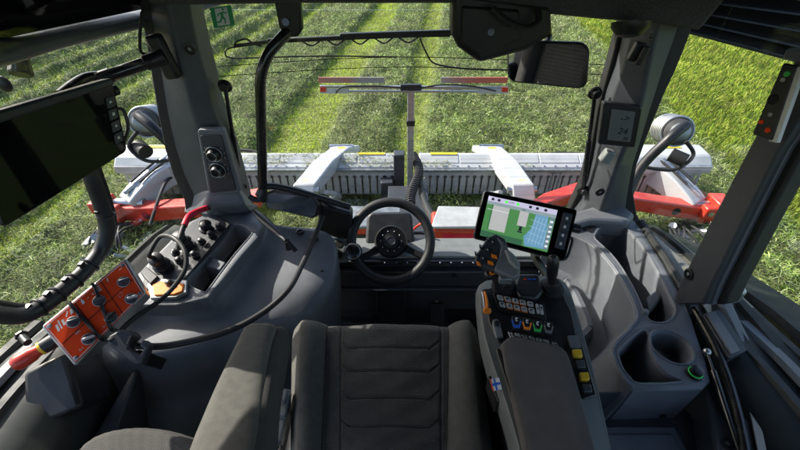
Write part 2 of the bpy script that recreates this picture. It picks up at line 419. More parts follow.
# ------------------------------------------------------------------ MOWER (all carried on one frame in front of the rear window)
YD = 4.3
mower = thing('mower_combination', 'wide white and red butterfly mower with slotted guards, behind the cab window', 'mower', (.1, 4, GZ))
def g(z): return GZ+z
def deck(px0, px1, sgn):
    x0 = at(px0, 180, y=YD).x; x1 = at(px1, 180, y=YD).x
    # conveyor housing
    m = MB()
    prof = [(YD+.02, .54), (YD+.03, .58), (YD+.08, .60), (YD+.22, .67), (YD+.26, .665), (YD+.42, .55), (YD+.5, .3), (YD+.45, .2), (YD+.1, .2), (YD+.06, .4)]
    m.loft([[V((x, y, g(z))) for y, z in prof] for x in (x0, x1)])
    # seams on the cover
    hs = m.build('deck_cover', WHT, mower, bevel=.012)
    m = MB()
    n = 7
    for i in range(n):
        xa = x0+(x1-x0)*i/n; xb = x0+(x1-x0)*(i+1)/n
        m.box(((xa+xb)/2, YD+.15, g(.638)), (abs(xb-xa)-.02, .13, .008), Matrix.Rotation(math.atan2(.07, .14), 3, 'X'))
    m.build('cover_panel', WHT, hs, bevel=.003)
    m = MB()
    for i in range(26):
        x = x0+(x1-x0)*(i+.5)/26; m.cyl((x, YD+.05, g(.58)), (x, YD+.045, g(.595)), .012, seg=8)
    m.build('bolt_row', STEEL, hs)
    # slotted guard
    pitch = .098; N = int(abs(x1-x0)/pitch); pitch = abs(x1-x0)/N; a = min(x0, x1)
    m = MB(); zt, zb = .55, .2
    for i in range(N):
        xa, xb = a+i*pitch, a+(i+1)*pitch; xc = (xa+xb)/2; r = .026; hw = .011; zc = .46
        pl = [(xa, zb), (xc-hw, zb)]
        for k in range(9):
            t = math.radians(240-k*37.5); pl.append((xc+r*math.cos(t), zc+r*math.sin(t)))
        pl += [(xc+hw, zb), (xb, zb), (xb, zt), (xa, zt)]
        m.prism([V((x, YD-.01-(.05*(zt-z)), g(z))) for x, z in pl], (0, .012, 0))
    m.build('slotted_guard', GREYSH, mower)
    m = MB(); m.box(((x0+x1)/2, YD+.0, g(.555)), (abs(x1-x0), .05, .03)); m.box(((x0+x1)/2, YD+.01, g(.185)), (abs(x1-x0), .04, .03))
    for i in range(14):
        x = x0+(x1-x0)*(i+.5)/14; m.cyl((x, YD-.03, g(.555)), (x, YD-.022, g(.555)), .014, seg=6)
    m.build('guard_rail', ZINC, mower, bevel=.004)
    m = MB(); m.box(((x0+x1)/2, YD+.12, g(.37)), (abs(x1-x0)-.06, .05, .3)); m.build('slot_shade_box', DRK, mower)  # near-black box paints the shade seen through the guard slots
    # bottom skid bar with crop flung on it
    m = MB()
    for i in range(10):
        x = x0+(x1-x0)*(i+.5)/10; m.box((x, YD-.08, g(.08)), (.3, .14, .03))
    m.build('skid_plate', ZINC, mower, bevel=.006)
    # yellow decal + end plate
    m = MB(); xs = x1-sgn*.35 if sgn < 0 else x0+.35
    xq = (x1-.33) if sgn < 0 else (x0+.33)
    m.box((xq, YD+.225, g(.678)), (.36, .05, .004)); m.build('warning_sticker', CAUT, mower)
deck(128, 396, -1)
deck(419, 697, 1)
# end hoods of the outer units: higher tilted covers
for sx, pxs in ((-1, (128, 205)), (1, (622, 697))):
    xa = at(pxs[0], 165, y=YD+.2).x; xb = at(pxs[1], 165, y=YD+.2).x
    m = MB()
    prof = [(YD-.06, .55), (YD-.06, .64), (YD+.06, .74), (YD+.34, .76), (YD+.4, .5)]
    m.loft([[V((x, y, g(z))) for y, z in prof] for x in (xa, xb)])
    h = m.build('end_hood', WHT, mower, bevel=.03, bseg=3)
    m = MB(); m.box(((xa+xb)/2+sx*.05, YD+.26, g(.76)), (.3, .06, .01), Matrix.Rotation(.1, 3, 'X')); m.build('warning_sticker', CAUT, h)
    m = MB(); m.box(((xa+xb)/2, YD-.066, g(.6)), (abs(xb-xa)*.96, .012, .1)); m.build('hood_edge', GREYSH, h, bevel=.004)
# inner lift arms
def inner_arm(px_top, px_bot, pxl):
    A = at(px_top[0], px_top[1], y=4.75); B = at(px_bot[0], px_bot[1], y=3.75)
    s = 1 if B.x > A.x else -1
    m = MB(); d = (B-A).normalized()
    side = V((1, 0, 0)) if True else None
    w = .13
    def cs(p, hh): return [p+V((-w, 0, -hh)), p+V((w, 0, -hh)), p+V((w, 0, hh)), p+V((-w, 0, hh))]
    m.loft([cs(A+V((-s*.12, .22, -.06)), .05), cs(A, .08), cs(A+(B-A)*.5+V((0, 0, .03)), .1), cs(B, .08), cs(B+V((s*.02, -.12, -.12)), .05)])
    arm = m.build('lift_arm', WHT, mower, bevel=.018, bseg=3)
    m = MB()   # bracket plates down to the deck
    for o_ in (-.11, .11):
        m.prism([A+V((o_, .28, -.06)), A+V((o_, -.12, -.06)), A+V((o_, -.22, -.42)), A+V((o_, .3, -.42))], (.015, 0, 0))
    m.build('bracket', GREYSH, arm, bevel=.004)
    m = MB(); m.cyl(A+V((-.17, .1, .03)), A+V((.17, .1, .03)), .035); m.cyl(B+V((-.17, 0, .0)), B+V((.17, 0, .0)), .04); m.build('pivot_pin', STEEL, arm)
    m = MB()   # hydraulic ram beside it
    a = B+V((-s*.22, .1, -.1)); b = B+V((-s*.3, .45, -.42)); m.cyl(a, (a+b)/2, .03, seg=12); m.cyl((a+b)/2, b, .05, seg=14)
    m.build('hydraulic_ram', WHT, arm)
    m = MB(); m.box(A+V((-s*.02, -.05, .088)), (.1, .06, .004)); m.box(B+V((0, .1, .083)), (.08, .05, .004)); m.build('decal', CAUT, arm)
inner_arm((341, 152), (305, 190), 0)
inner_arm((492, 152), (522, 190), 0)
# outer carrying arms (curved box beams)
def outer_arm(pts, ys, sx):
    P = smooth_path([at(p[0], p[1], y=y) for p, y in zip(pts, ys)], 6)
    m = MB(); rings = []
    for i, p in enumerate(P):
        t = i/(len(P)-1); d = (P[min(i+1, len(P)-1)]-P[max(0, i-1)]).normalized()
        sd_ = d.cross(V((0, 0, 1))).normalized(); u = sd_.cross(d).normalized(); w = .14; hh = .1+.05*math.sin(t*math.pi)
        rings.append([p-sd_*w-u*hh, p+sd_*w-u*hh, p+sd_*w+u*hh, p-sd_*w+u*hh])
    m.loft(rings); arm = m.build('carrying_arm', WHT, mower, bevel=.02, bseg=3)
    m = MB()
    for k in (-.05, .06):
        m.tube([p+V((k, -.04, .17+.02*math.sin(i))) for i, p in enumerate(P[::5])], .016, 8)
    m.build('hydraulic_hose', RUB, arm)
    m = MB()
    a = P[int(len(P)*.45)]+V((0, -.02, .2)); b = P[-1]+V((0, .0, .16)); m.cyl(a, a+(b-a)*.45, .05); m.cyl(a+(b-a)*.45, b, .026)
    m.build('hydraulic_ram', STEEL, arm)
    m = MB(); e = P[-1]; m.ball(P[int(len(P)*.4)]+V((sx*.1, -.1, .13)), .03); m.cyl(e+V((-.2, 0, .02)), e+V((.2, 0, .02)), .06); m.build('pivot_pin', STEEL, arm)
outer_arm([(214, 160), (186, 164), (158, 178), (130, 204)], [4.75, 4.55, 4.2, 3.85], -1)
outer_arm([(612, 160), (640, 164), (668, 180), (694, 206)], [4.75, 4.55, 4.2, 3.85], 1)
# red booms
def boom(pts, ys, h0, name='boom'):
    P = [at(p[0], p[1], y=y) for p, y in zip(pts, ys)]
    m = MB(); rings = []
    for i, p in enumerate(P):
        hh = h0[i]; rings.append([p+V((0, -.09, -hh)), p+V((0, .09, -hh)), p+V((0, .09, hh)), p+V((0, -.09, hh))])
    m.loft(rings); b = m.build(name, RED, mower, bevel=.015)
    m = MB()
    for i, p in enumerate(P[:-1]):
        m.cyl(p+V((0, -.1, 0)), p+V((0, -.075, 0)), .05, seg=18)
    m.build('boom_hole', DRK, b)
    return b
boom([(112, 210), (150, 211), (205, 207), (262, 197)], [3.85, 3.8, 3.7, 3.6], [.09, .11, .09, .08])
boom([(711, 212), (672, 207), (610, 197), (578, 192), (545, 202), (515, 222)], [3.85, 3.8, 3.7, 3.6, 3.4, 3.1], [.09, .1, .08, .08, .06, .06])
for px, s in ((116, -1), (706, 1)):
    c = at(px, 209, y=3.82)
    m = MB(); m.box(c+V((0, -.1, 0)), (.26, .12, .24)); m.box(c+V((s*.1, -.02, .1)), (.2, .25, .16)); h = m.build('boom_head', RED, mower, bevel=.02)
    m = MB()
    for a in (-.06, .07): m.cyl(c+V((a, -.17, .04)), c+V((a, -.15, .04)), .035)
    m.build('bolt', STEEL, h)
    # cluster of hydraulics under the arm
    rr = random.Random(3+s)
    for k in range(16):
        m = MB(); a = c+V((rr.uniform(-.15, .5)*-s, rr.uniform(-.7, -.1), rr.uniform(-.38, -.12))); m.cyl(a, a+V((rr.uniform(-.12, .12), rr.uniform(-.12, .12), rr.uniform(.02, .12))), rr.uniform(.02, .05), seg=10); m.build('hydraulic_valve', ZINC, mower)
    for k in range(9):
        m = MB(); a = c+V((rr.uniform(-.15, .5)*-s, rr.uniform(-.7, -.1), rr.uniform(-.34, -.14))); m.box(a, (rr.uniform(.05, .16), rr.uniform(.05, .16), rr.uniform(.04, .1))); m.build('valve_block', ZINC, mower, bevel=.004)
    for k in range(7):
        m = MB(); a = c+V((rr.uniform(0, .5)*-s, -.15, -.1)); b = a+V((rr.uniform(-.2, .2), -.3, .06)); e = a+V((rr.uniform(-.3, .3), -.55, -.25)); m.tube([a, b, e], .014, 8); m.build('hydraulic_hose', RUB, mower)
# centre housings, white lids over red boxes
for (xa, xb, top_) in ((338, 398, ZINC), (434, 500, GREYSH)):
    x0 = at(xa, 215, y=2.4).x; x1 = at(xb, 215, y=2.4).x
    m = MB(); m.box(((x0+x1)/2, 2.52, -.63), (x1-x0, .22, .3)); b = m.build('linkage_housing', RED, mower, bevel=.02)
    m = MB(); m.prism([V((x0-.02, 2.38, -.48)), V((x1+.02, 2.38, -.48)), V((x1+.02, 2.62, -.46)), V((x0+.06, 2.64, -.46))], (0, 0, .03)); m.build('lid', top_, b, bevel=.01)
    m = MB(); m.box(((x0+x1)/2, 2.406, -.62), ((x1-x0)*.7, .006, .12)); m.build('face_panel', BLACK if xa < 400 else TAPE, b, bevel=.002)
m = MB(); m.box((.12, 3.1, g(.35)), (3.0, .3, .2)); m.box((.1, 3.6, g(.4)), (.5, .9, .16)); m.build('main_frame', GREY2, mower, bevel=.01)
# link arms and hoses around the tractor's linkage
rr = random.Random(9)
for k in range(22):
    m = MB(); a = V((rr.uniform(-.5, .75), rr.uniform(2.2, 2.9), g(rr.uniform(.5, .85)))); m.cyl(a, a+V((rr.uniform(-.1, .1), rr.uniform(-.1, .1), rr.uniform(.03, .14))), rr.uniform(.02, .05), seg=10); m.build('hose_coupling', STEEL, mower)
for k in range(9):
    m = MB(); a = V((rr.uniform(.1, .75), rr.uniform(2.4, 2.8), g(.8))); m.tube([a, a+V((.1, -.05, .13)), a+V((.22, -.1, .05)), a+V((.3, -.3, -.1))], .012, 8); m.build('red_hose', RED, mower)
for k in range(10):
    m = MB(); a = V((rr.uniform(-.4, .75), rr.uniform(2.3, 3.0), g(.8))); m.tube([a, a+V((rr.uniform(-.2, .2), -.15, .16)), a+V((rr.uniform(-.3, .3), -.35, .02)), a+V((0, -.7, -.25))], .018, 8); m.build('hydraulic_hose', RUB, mower)
# centre tower
m = MB()
a = at(399, 160, y=4.3); m.box(a+V((0, 0, -.2)), (.14, .14, .62)); m.box(a+V((-.16, -.1, -.42)), (.16, .14, .36)); m.box(a+V((.05, -.2, -.55)), (.55, .3, .12))
m.build('tower', GREY2, mower, bevel=.012)
m = MB()
for px in (395, 420):
    a = at(px, 160, y=4.75); m.cyl(a+V((0, 0, -.15)), a+V((0, 0, .02)), .035); m.cyl(a+V((0, 0, .02)), a+V((0, 0, .12)), .018)
m.build('coupling', STEEL, mower)
# coiled hose
m = MB(); A = at(413, 155, y=4.25); B = at(416, 205, y=3.3); P = []
for i in range(260):
    t = i/259; c = A.lerp(B, t)+V((.06*math.sin(t*5), 0, 0)); an = t*2*math.pi*26; P.append(c+V((.045*math.cos(an), 0, .045*math.sin(an))))
m.tube(P, .013, 6, sub=0); m.build('coiled_hose', RUB, mower)
m = MB(); m.tube([at(418, 170, y=4.2), at(424, 200, y=3.4), at(438, 228, y=2.7), at(452, 250, y=2.3)], .035, 10, ribs=1, sub=14); m.build('hydraulic_hose', RUB, mower)
m = MB(); m.tube([at(232, 150, y=4.9), at(252, 151, y=4.9), at(280, 157, y=4.8), at(322, 155, y=4.7)], .022); m.build('hydraulic_hose', RUB, mower); m = MB(); m.tube([at(500, 158, y=4.75), at(530, 158, y=4.8), at(560, 153, y=4.9), at(600, 156, y=4.9)], .022)
m.build('hydraulic_hose', RUB, mower); m = MB(); m.tube([at(150, 225, y=3.5), at(162, 190, y=3.9), at(170, 178, y=4.2), at(186, 170, y=4.5)], .02); m.build('hydraulic_hose', RUB, mower)
# marker gantry: post, cross bar and warning boards
YB = 4.05
top = at(411, 87, y=YB); bot = at(410, 190, y=YB)
m = MB(); m.bar(bot, top, .075, .075, up=(0, 1, 0)); post = m.build('marker_post', ALU, mower, bevel=.006)
m = MB(); m.box(top.lerp(bot, .3), (.095, .095, .06)); m.build('clamp', BLACK, post, bevel=.004)
L_ = at(320, 90, y=YB); R_ = at(508, 90, y=YB)
m = MB(); m.bar(at(320, 86.5, y=YB-.03), at(508, 88, y=YB-.03), .03, .028, up=(0, 0, 1)); m.bar(at(320, 91, y=YB-.03), at(508, 91.5, y=YB-.03), .03, .02, up=(0, 0, 1)); xb = m.build('cross_bar', ALU, mower, bevel=.004)
m = MB(); m.box(at(411, 87, y=YB-.05), (.22, .05, .06)); m.build('bar_clamp', BLACK, xb, bevel=.004)
def mixmat():
    m = bpy.data.materials.new('striped_board'); m.use_nodes = True; nt = m.node_tree; b = nt.nodes['Principled BSDF']
    tc = nt.nodes.new('ShaderNodeTexCoord'); sx = nt.nodes.new('ShaderNodeSeparateXYZ'); nt.links.new(tc.outputs['Object'], sx.inputs[0])
    no = nt.nodes.new('ShaderNodeTexNoise'); no.inputs['Scale'].default_value = 3
    nt.links.new(tc.outputs['Object'], no.inputs[0])
    ab = nt.nodes.new('ShaderNodeMath'); ab.operation = 'ABSOLUTE'; nt.links.new(sx.outputs[0], ab.inputs[0])
    ad = nt.nodes.new('ShaderNodeMath'); ad.operation = 'ADD'; nt.links.new(ab.outputs[0], ad.inputs[0]); nt.links.new(no.outputs['Fac'], ad.inputs[1])
    mr = nt.nodes.new('ShaderNodeMapRange'); mr.inputs[1].default_value = .9; mr.inputs[2].default_value = 1.45; nt.links.new(ad.outputs[0], mr.inputs[0])
    mx = nt.nodes.new('ShaderNodeMixRGB'); mx.inputs[1].default_value = (.3, .27, .24, 1); mx.inputs[2].default_value = (.5, .12, .08, 1)
    nt.links.new(mr.outputs[0], mx.inputs[0]); nt.links.new(mx.outputs[0], b.inputs[0]); b.inputs['Roughness'].default_value = .35
    return m
BOARD = mixmat()
for pxa, pxb, s in ((318, 384, -1), (441, 508, 1)):
    a = at(pxa, 77.5, y=YB+.01); b = at(pxb, 77.5, y=YB+.01); a2 = at(pxa, 83, y=YB+.01)
    m = MB(); m.prism([a, b, V((b.x, b.y, a2.z)), V((a.x, a.y, a2.z))], (0, .015, 0)); bd = m.build('warning_board', BOARD, mower)
    e0, e1 = (320, 349) if s < 0 else (478, 508)
    m = MB(); m.prism([at(e0, 89, y=YB-.05), at(e1, 89, y=YB-.05), at(e1, 93.5, y=YB-.05), at(e0, 93.5, y=YB-.05)], (0, .012, 0)); lb = m.build('light_board', WHT, mower)
    m = MB(); m.prism([at(e0 if s < 0 else e1-6, 87.5, y=YB-.056), at(e0+6 if s < 0 else e1, 87.5, y=YB-.056), at(e0+6 if s < 0 else e1, 92, y=YB-.056), at(e0 if s < 0 else e1-6, 92, y=YB-.056)], (0, .006, 0)); m.build('tail_lamp', RED, lb)
m = MB(); m.tube([at(336, 93, y=YB-.07), at(343, 87, y=YB-.07), at(370, 86, y=YB-.07), at(400, 87.5, y=YB-.07), at(411, 90, y=YB-.07)], .008); m.tube([at(411, 90, y=YB-.07), at(440, 85, y=YB-.07), at(470, 86, y=YB-.07), at(496, 91, y=YB-.07)], .008); m.build('cable', RUB, mower)

# clippings that fell on the mower
n = 5200; x = rng.uniform(-3.6, 4.0, n); y = rng.uniform(4.33, 4.62, n); kk = fbm(x, y*3, 1.7, 91) > .54; x, y = x[kk], y[kk]; n = len(x)
zt_ = np.where(y < 4.52, GZ+.61+(y-4.38)*.5, GZ+.675-(y-4.52)*.6)
c = mixcol([(.3, .34, .12), (.2, .25, .07), (.4, .4, .2), (.12, .16, .05)], n, .2)
o = blades('grass_clippings', x, y, rng.uniform(.02, .07, n), rng.uniform(.003, .007, n), rng.uniform(1.2, 1.57, n), c, zt_-gheight(x, y)+.012)
tag(o, 'loose grass clippings lying on the white mower covers', 'grass clippings', kind='stuff')
# ------------------------------------------------------------------ CAB SHELL
cab = thing('tractor_cab', 'dark grey tractor cab shell with pillars, windows and outside fenders', 'tractor cab', (0, .6, 0))
YW = 1.17      # plane of the pillar covers / big window
m = MB(); m.box((.03, .2, -.06), (1.5, 2.0, .12)); m.build('floor_panel', BLACK, cab, bevel=.01)
m = MB(); m.box((.03, -.3, -.75), (.95, 2.2, 1.2)); m.build('unseen_chassis', GREY2, cab, bevel=.05)  # unseen block below the floor, added to keep the ground beneath unlit
# wall below the window with ledge, ribbed vent band and stepped panels
m = MB(); m.prism([V((-.62, 1.115, .45)), V((-.62, 1.225, .458)), V((-.62, 1.225, .40)), V((-.62, 1.115, .43))], (1.36, 0, 0))
m.build('window_ledge', PALE, cab, bevel=.006)
m = MB(); m.box((.06, 1.19, .2), (1.36, .1, .44))
for z_ in (.437, .426, .415): m.box((.06, 1.122, z_), (1.36, .05, .006))
m.build('footwell_wall', GREY2, cab, bevel=.003)
m = MB(); m.box((.06, 1.10, .355), (1.3, .045, .09)); m.box((.06, 1.095, .30), (1.3, .06, .012)); m.box((.06, 1.12, .2), (1.3, .03, .17)); fp = m.build('kick_panel', PILL, cab, bevel=.006)
for px in (454, 500, 330):
    p = at(px, 275, y=1.076); m = MB(); m.cyl(p, p+V((0, -.004, 0)), .012, .009); m.build('screw', BLACK, fp)
m = MB()
for i in range(9):
    p = at(385+i*11, 262.5, y=1.095); m.cyl(p, p+V((0, -.006, 0)), .004, seg=8)
m.build('vent_studs', STEEL, fp)
m = MB(); m.box((-.02, 1.0, .012), (.55, .5, .02))
for i in range(9): m.box((-.02, .8+i*.05, .026), (.5, .018, .008))
m.build('floor_mat', GREY2, cab, bevel=.003)
# pillars
def pillar(rows, name, mats, parent=cab, Y=YW, back=.09, ridge=.035, seam=True):
    rings = []
    for (py, L, M, R) in rows:
        a = at(L, py, y=Y+.02); b = at(M, py, y=Y-ridge); c = at(R, py, y=Y)
        b0 = at(M-2.2, py, y=Y-ridge+.003); b1 = at(M+2.2, py, y=Y-ridge+.001)
        rings.append([a+V((0, back, 0)), a, b0, b1, c, c+V((0, back, 0))])
    m = MB(); m.loft(rings); return m.build(name, mats, parent, bevel=.006, bseg=3)
Lrows = [(-40, 143, 158, 184), (20, 152, 170, 192), (50, 157, 177, 199), (80, 162, 184, 207), (110, 167, 191, 214), (130, 171, 197, 222), (150, 176, 202, 229), (175, 184, 209, 236), (200, 196, 215, 243), (222, 204, 219, 248)]
pl = pillar(Lrows, 'front_pillar', PILL)
Rrows = [(-40, 652, 680, 700), (15, 637, 662, 682), (40, 630, 655, 674), (70, 622, 648, 663), (95, 613, 643, 655), (110, 609, 639, 650), (140, 603, 628, 641), (165, 598, 618, 633), (185, 593, 611, 629), (205, 586, 604, 626), (225, 572, 598, 624)]
pr = pillar(Rrows, 'front_pillar', PILL)
def strip_px(rows, name, material, Y, th, parent=cab):
    rings = []
    for (py, L, R) in rows:
        a = at(L, py, y=Y); b = at(R, py, y=Y); rings.append([a, b, b+V((0, th, 0)), a+V((0, th, 0))])
    m = MB(); m.loft(rings); return m.build(name, material, parent, bevel=.004)
strip_px([(-40, 132, 150), (20, 142, 158), (50, 147, 163), (80, 152, 168), (110, 157, 173), (130, 161, 177), (150, 165, 182), (175, 173, 190), (200, 184, 204), (215, 186, 214)], 'window_seal', RUB, YW+.02, .06)
strip_px([(-40, 688, 712), (15, 676, 696), (40, 668, 688), (70, 657, 676), (95, 648, 664), (110, 643, 658), (140, 634, 646), (165, 626, 637), (190, 622, 633), (215, 624, 637), (232, 628, 646), (248, 634, 656)], 'window_seal', RUB, YW+.01, .06)
strip_px([(-40, 176, 190), (30, 189, 199), (80, 203, 212), (130, 217, 229), (175, 232, 241), (215, 244, 253)], 'window_seal', RUB, YW+.07, .04)
strip_px([(-40, 640, 660), (15, 624, 642), (40, 617, 634), (80, 606, 624), (110, 598, 614), (150, 591, 605), (185, 582, 596), (210, 570, 590)], 'window_seal', RUB, YW+.07, .04)
Qp = Quad([(200, 133), (227, 133), (238, 200), (215, 200)], d=at(215, 165, y=YW-.03).y/ray(215, 165).y, n=(.12, -1, .02))
def screw_at(px, py, par, Y=YW-.036, r=.011):
    p = at(px, py, y=Y); m = MB(); m.lathe(p, (0, -1, 0), [(0, r*1.5), (.002, r*1.5), (.0025, r), (-.001, r*.9)]); o = m.build('screw_cap', BLACK, par); 
    m = MB(); m.cyl(p, p+V((0, -.003, 0)), r*.45, seg=6); m.build('screw', ZINC, o)
screw_at(190, 49, pl); screw_at(228, 201, pl); screw_at(600, 192, pr); screw_at(651, 36, pr, r=.004)
# inset dial panel on the left pillar
Qd = Quad([(201, 134), (222, 134), (237, 189), (212, 192)], d=1.272, n=(-.03, -1, .02))
m = MB(); m.qbox(Qd, -.12, -.06, 1.14, 1.08, -.02, .004, r=.012); hp = m.build('dial_surround', GREY, pl, bevel=.003)
m = MB(); m.qbox(Qd, 0, 0, 1, 1, .004, .009, r=.008); m.build('dial_plate', GREY2, hp, bevel=.0015)
for b in (.70, .42):
    m = MB(); m.lathe(Qd.p(.5, b, .009), Qd.n, [(0, .027), (.004, .027), (.006, .023), (.006, .019), (.02, .018), (.024, .016), (.024, .010), (.019, .009)]); k = m.build('vent_dial', BLACK, hp)
    m = MB(); m.torus(Qd.p(.5, b, .0145), Qd.n, .026, .0012); m.torus(Qd.p(.5, b, .034), Qd.n, .0155, .001); m.build('dial_ring', STEEL, hp)
    m = MB()
    for i in range(9):
        t = math.radians(-40+i*32); x, y = perp(Qd.n); c = Qd.p(.5, b, .0095); e = c+(x*math.cos(t)+y*math.sin(t))*.033; m.ball(e, .0014, seg=6)
    m.build('dial_marks', WPL, hp)
# small display on the right pillar + switch
Qr = Quad([(606, 106), (638, 110), (632, 143), (601, 140)], d=1.20, n=(-.1, -1, .04))
m = MB(); m.qbox(Qr, -.1, -.12, 1.1, 1.1, -.02, .006, r=.008); h = m.build('display_bezel', BLACK, pr, bevel=.003)
m = MB(); m.qbox(Qr, .16, .05, .9, .96, .006, .008, r=.003); m.build('display_screen', mat('grey_display', (.15, .155, .16), .2, var=.05), h)
text('display_digits', '24', Qr.p(.62, .35, .0085), Qr.c[1]-Qr.c[0], Qr.c[0]-Qr.c[3], .03, BLACK, h)
text('display_text', '30', Qr.p(.72, .14, .0085), Qr.c[1]-Qr.c[0], Qr.c[0]-Qr.c[3], .016, BLACK, h)
text('display_text', '->', Qr.p(.62, .74, .0085), Qr.c[1]-Qr.c[0], Qr.c[0]-Qr.c[3], .03, BLACK, h)
m = MB(); c = at(607, 156, y=YW-.04); m.box(c, (.035, .03, .045), Matrix.Rotation(.3, 3, 'Y')); m.build('rocker_switch', PALE, pr, bevel=.006)
m = MB(); c = at(637, 52, y=YW-.045); m.box(c, (.034, .02, .05), Matrix.Rotation(.18, 3, 'Y')); m.box(c+V((.006, -.018, -.004)), (.016, .02, .05), Matrix.Rotation(.18, 3, 'Y')); m.build('coat_hook', BLACK, pr, bevel=.004)
# window panes
m = MB(); m.prism([at(150, 10, y=YW+.13), at(660, 10, y=YW+.13), at(590, 236, y=YW+.13), at(225, 226, y=YW+.13)], (0, .005, 0)); fw = m.build('rear_window', GLASS, cab)
m = MB(); 
for py in (57, 67): m.tube([at(207, py+10, y=YW+.125), at(400, py, y=YW+.125), at(608, py+8, y=YW+.125)], .0012, 5)
for k in range(14): m.tube([at(250-k*.0, 78+k*9, y=YW+.125), at(400, 78+k*9, y=YW+.125), at(590, 78+k*9, y=YW+.125)], .0003, 4)
m.build('heating_wire', SATIN, fw)
xl = -.80; xr = .86
m = MB(); m.prism([V((xl, 1.12, .55)), V((xl, .1, .4)), V((xl, .1, 1.36)), V((xl, 1.12, 1.36))], (-.005, 0, 0)); m.build('side_window', GLASS, cab)
m = MB(); m.prism([V((xr, 1.12, .62)), V((xr, .76, .6)), V((xr, .86, 1.36)), V((xr, 1.12, 1.36))], (.005, 0, 0)); m.build('side_window', GLASS, cab)
m = MB(); m.prism([V((xr+.04, .7, .6)), V((xr+.04, -.1, .5)), V((xr+.04, -.1, 1.36)), V((xr+.04, .8, 1.36))], (.005, 0, 0)); m.build('door_window', GLASS, cab)
# right door pillar
def post(rows, x0, name, material):
    rings = []
    for (py, L, R) in rows:
        a = at(L, py, x=x0); b = at(R, py, x=x0-.0)
        rings.append([a, b, b+V((.05, 0.01, 0)), a+V((.05, .03, 0))])
    m = MB(); m.loft(rings); return m.build(name, material, cab, bevel=.008, bseg=3)
pb = post([(30, 806, 850), (75, 788, 832), (150, 748, 780), (225, 709, 742), (285, 679, 712), (305, 672, 704)], .83, 'door_pillar', GREY2)
post([(30, 850, 870), (75, 831, 838), (150, 781, 788), (225, 743, 750), (285, 713, 720), (305, 705, 712)], .85, 'door_frame', GREY)
post([(30, 858, 885), (75, 838, 862), (150, 788, 804), (225, 750, 764), (285, 720, 733), (305, 712, 724)], .865, 'door_seal', RUB)
p = at(689, 274, x=.829); m = MB(); m.lathe(p, (-1, 0, 0), [(0, .016), (.003, .016), (.004, .011), (0, .01)]); m.build('screw_cap', BLACK, pb)
m = MB(); m.cyl(p, p+V((-.003, 0, 0)), .006, seg=6); m.build('screw', ZINC, pb)
# roof: shell, front header, side beams, upholstered lining
m = MB(); m.box((.03, .1, 1.86), (1.9, 2.5, .08)); m.build('roof_shell', OLIVE, cab, bevel=.03)
m = MB()
hz = [(150, 4), (200, 4.5), (300, 3), (400, 3), (455, 3), (500, 8), (540, 13), (600, 19), (652, 23), (700, 30)]
rings = []
for px, py in hz:
    a = at(px, py, y=1.14); b = at(px, py-1.5, y=1.1)
    rings.append([a, b, V((b.x, 1.0, 1.5)), V((b.x, .9, 1.815)), V((a.x, 1.33, 1.815)), V((a.x, 1.33, a.z+.03))])
m.loft(rings); m.build('roof_lining', LIN, cab, bevel=.006)
m = MB(); m.box((-.86, .3, 1.6), (.12, 1.9, .42)); m.box((.93, .3, 1.6), (.1, 1.9, .42)); m.build('roof_side', GREY2, cab, bevel=.02)
# left roof beam (rounded)
rings = []
for (px, py0, py1, xx, ) in ((-60, 52, 82, -.84), (0, 39, 67, -.83), (60, 26, 48, -.81), (130, 12, 31, -.76), (180, 2, 17, -.70), (215, -6, 6, -.62)):
    y_ = .0
    a = at(px, py0, x=xx); b = at(px, py1, x=xx)
    c = (a+b)/2; h = (a-b)/2; n_ = V((.0, -.6, -.5)).normalized()*.035
    rings.append([c+h*math.cos(t)+ (V((1, -.7, 0)).normalized()*.04)*math.sin(t) for t in [k*2*math.pi/16 for k in range(16)]])
m = MB(); m.loft(rings); m.build('roof_beam', GREY, cab, ang=60)
# dark tinted roof panel over the beam with small cluster reflections -> glossy
m = MB(); m.prism([at(-60, 52, x=-.86), at(215, -6, x=-.64), at(215, -70, x=-.5), at(-60, -50, x=-.75)], (-.02, .02, .02)); m.build('roof_glazing', GLOSS, cab)
# louvred ventilation panel, top right
Ql = Quad([(642, -22), (830, -22), (830, 70), (650, 22)], d=1.08, n=(-.35, -.8, -.5))
m = MB(); m.qbox(Ql, 0, 0, 1, 1, -.06, -.03); lv = m.build('vent_housing', BLACK, cab)
m = MB()
for (a0, b0, a1, b1) in ((0, -.01, 1, .05), (0, .95, 1, 1.02), (-.01, 0, .025, 1)): m.qbox(Ql, a0, b0, a1, b1, -.03, .006)
m.build('vent_frame', GREY2, lv, bevel=.003)
for i in range(4):
    b = .16+i*.2; m = MB(); m.prism([Ql.p(.03, b, -.02), Ql.p(.03, b+.11, .008), Ql.p(.03, b+.13, .004), Ql.p(.03, b+.03, -.026)], Ql.p(1, b, 0)-Ql.p(.03, b, 0)); m.build('louvre', GREY2, lv)
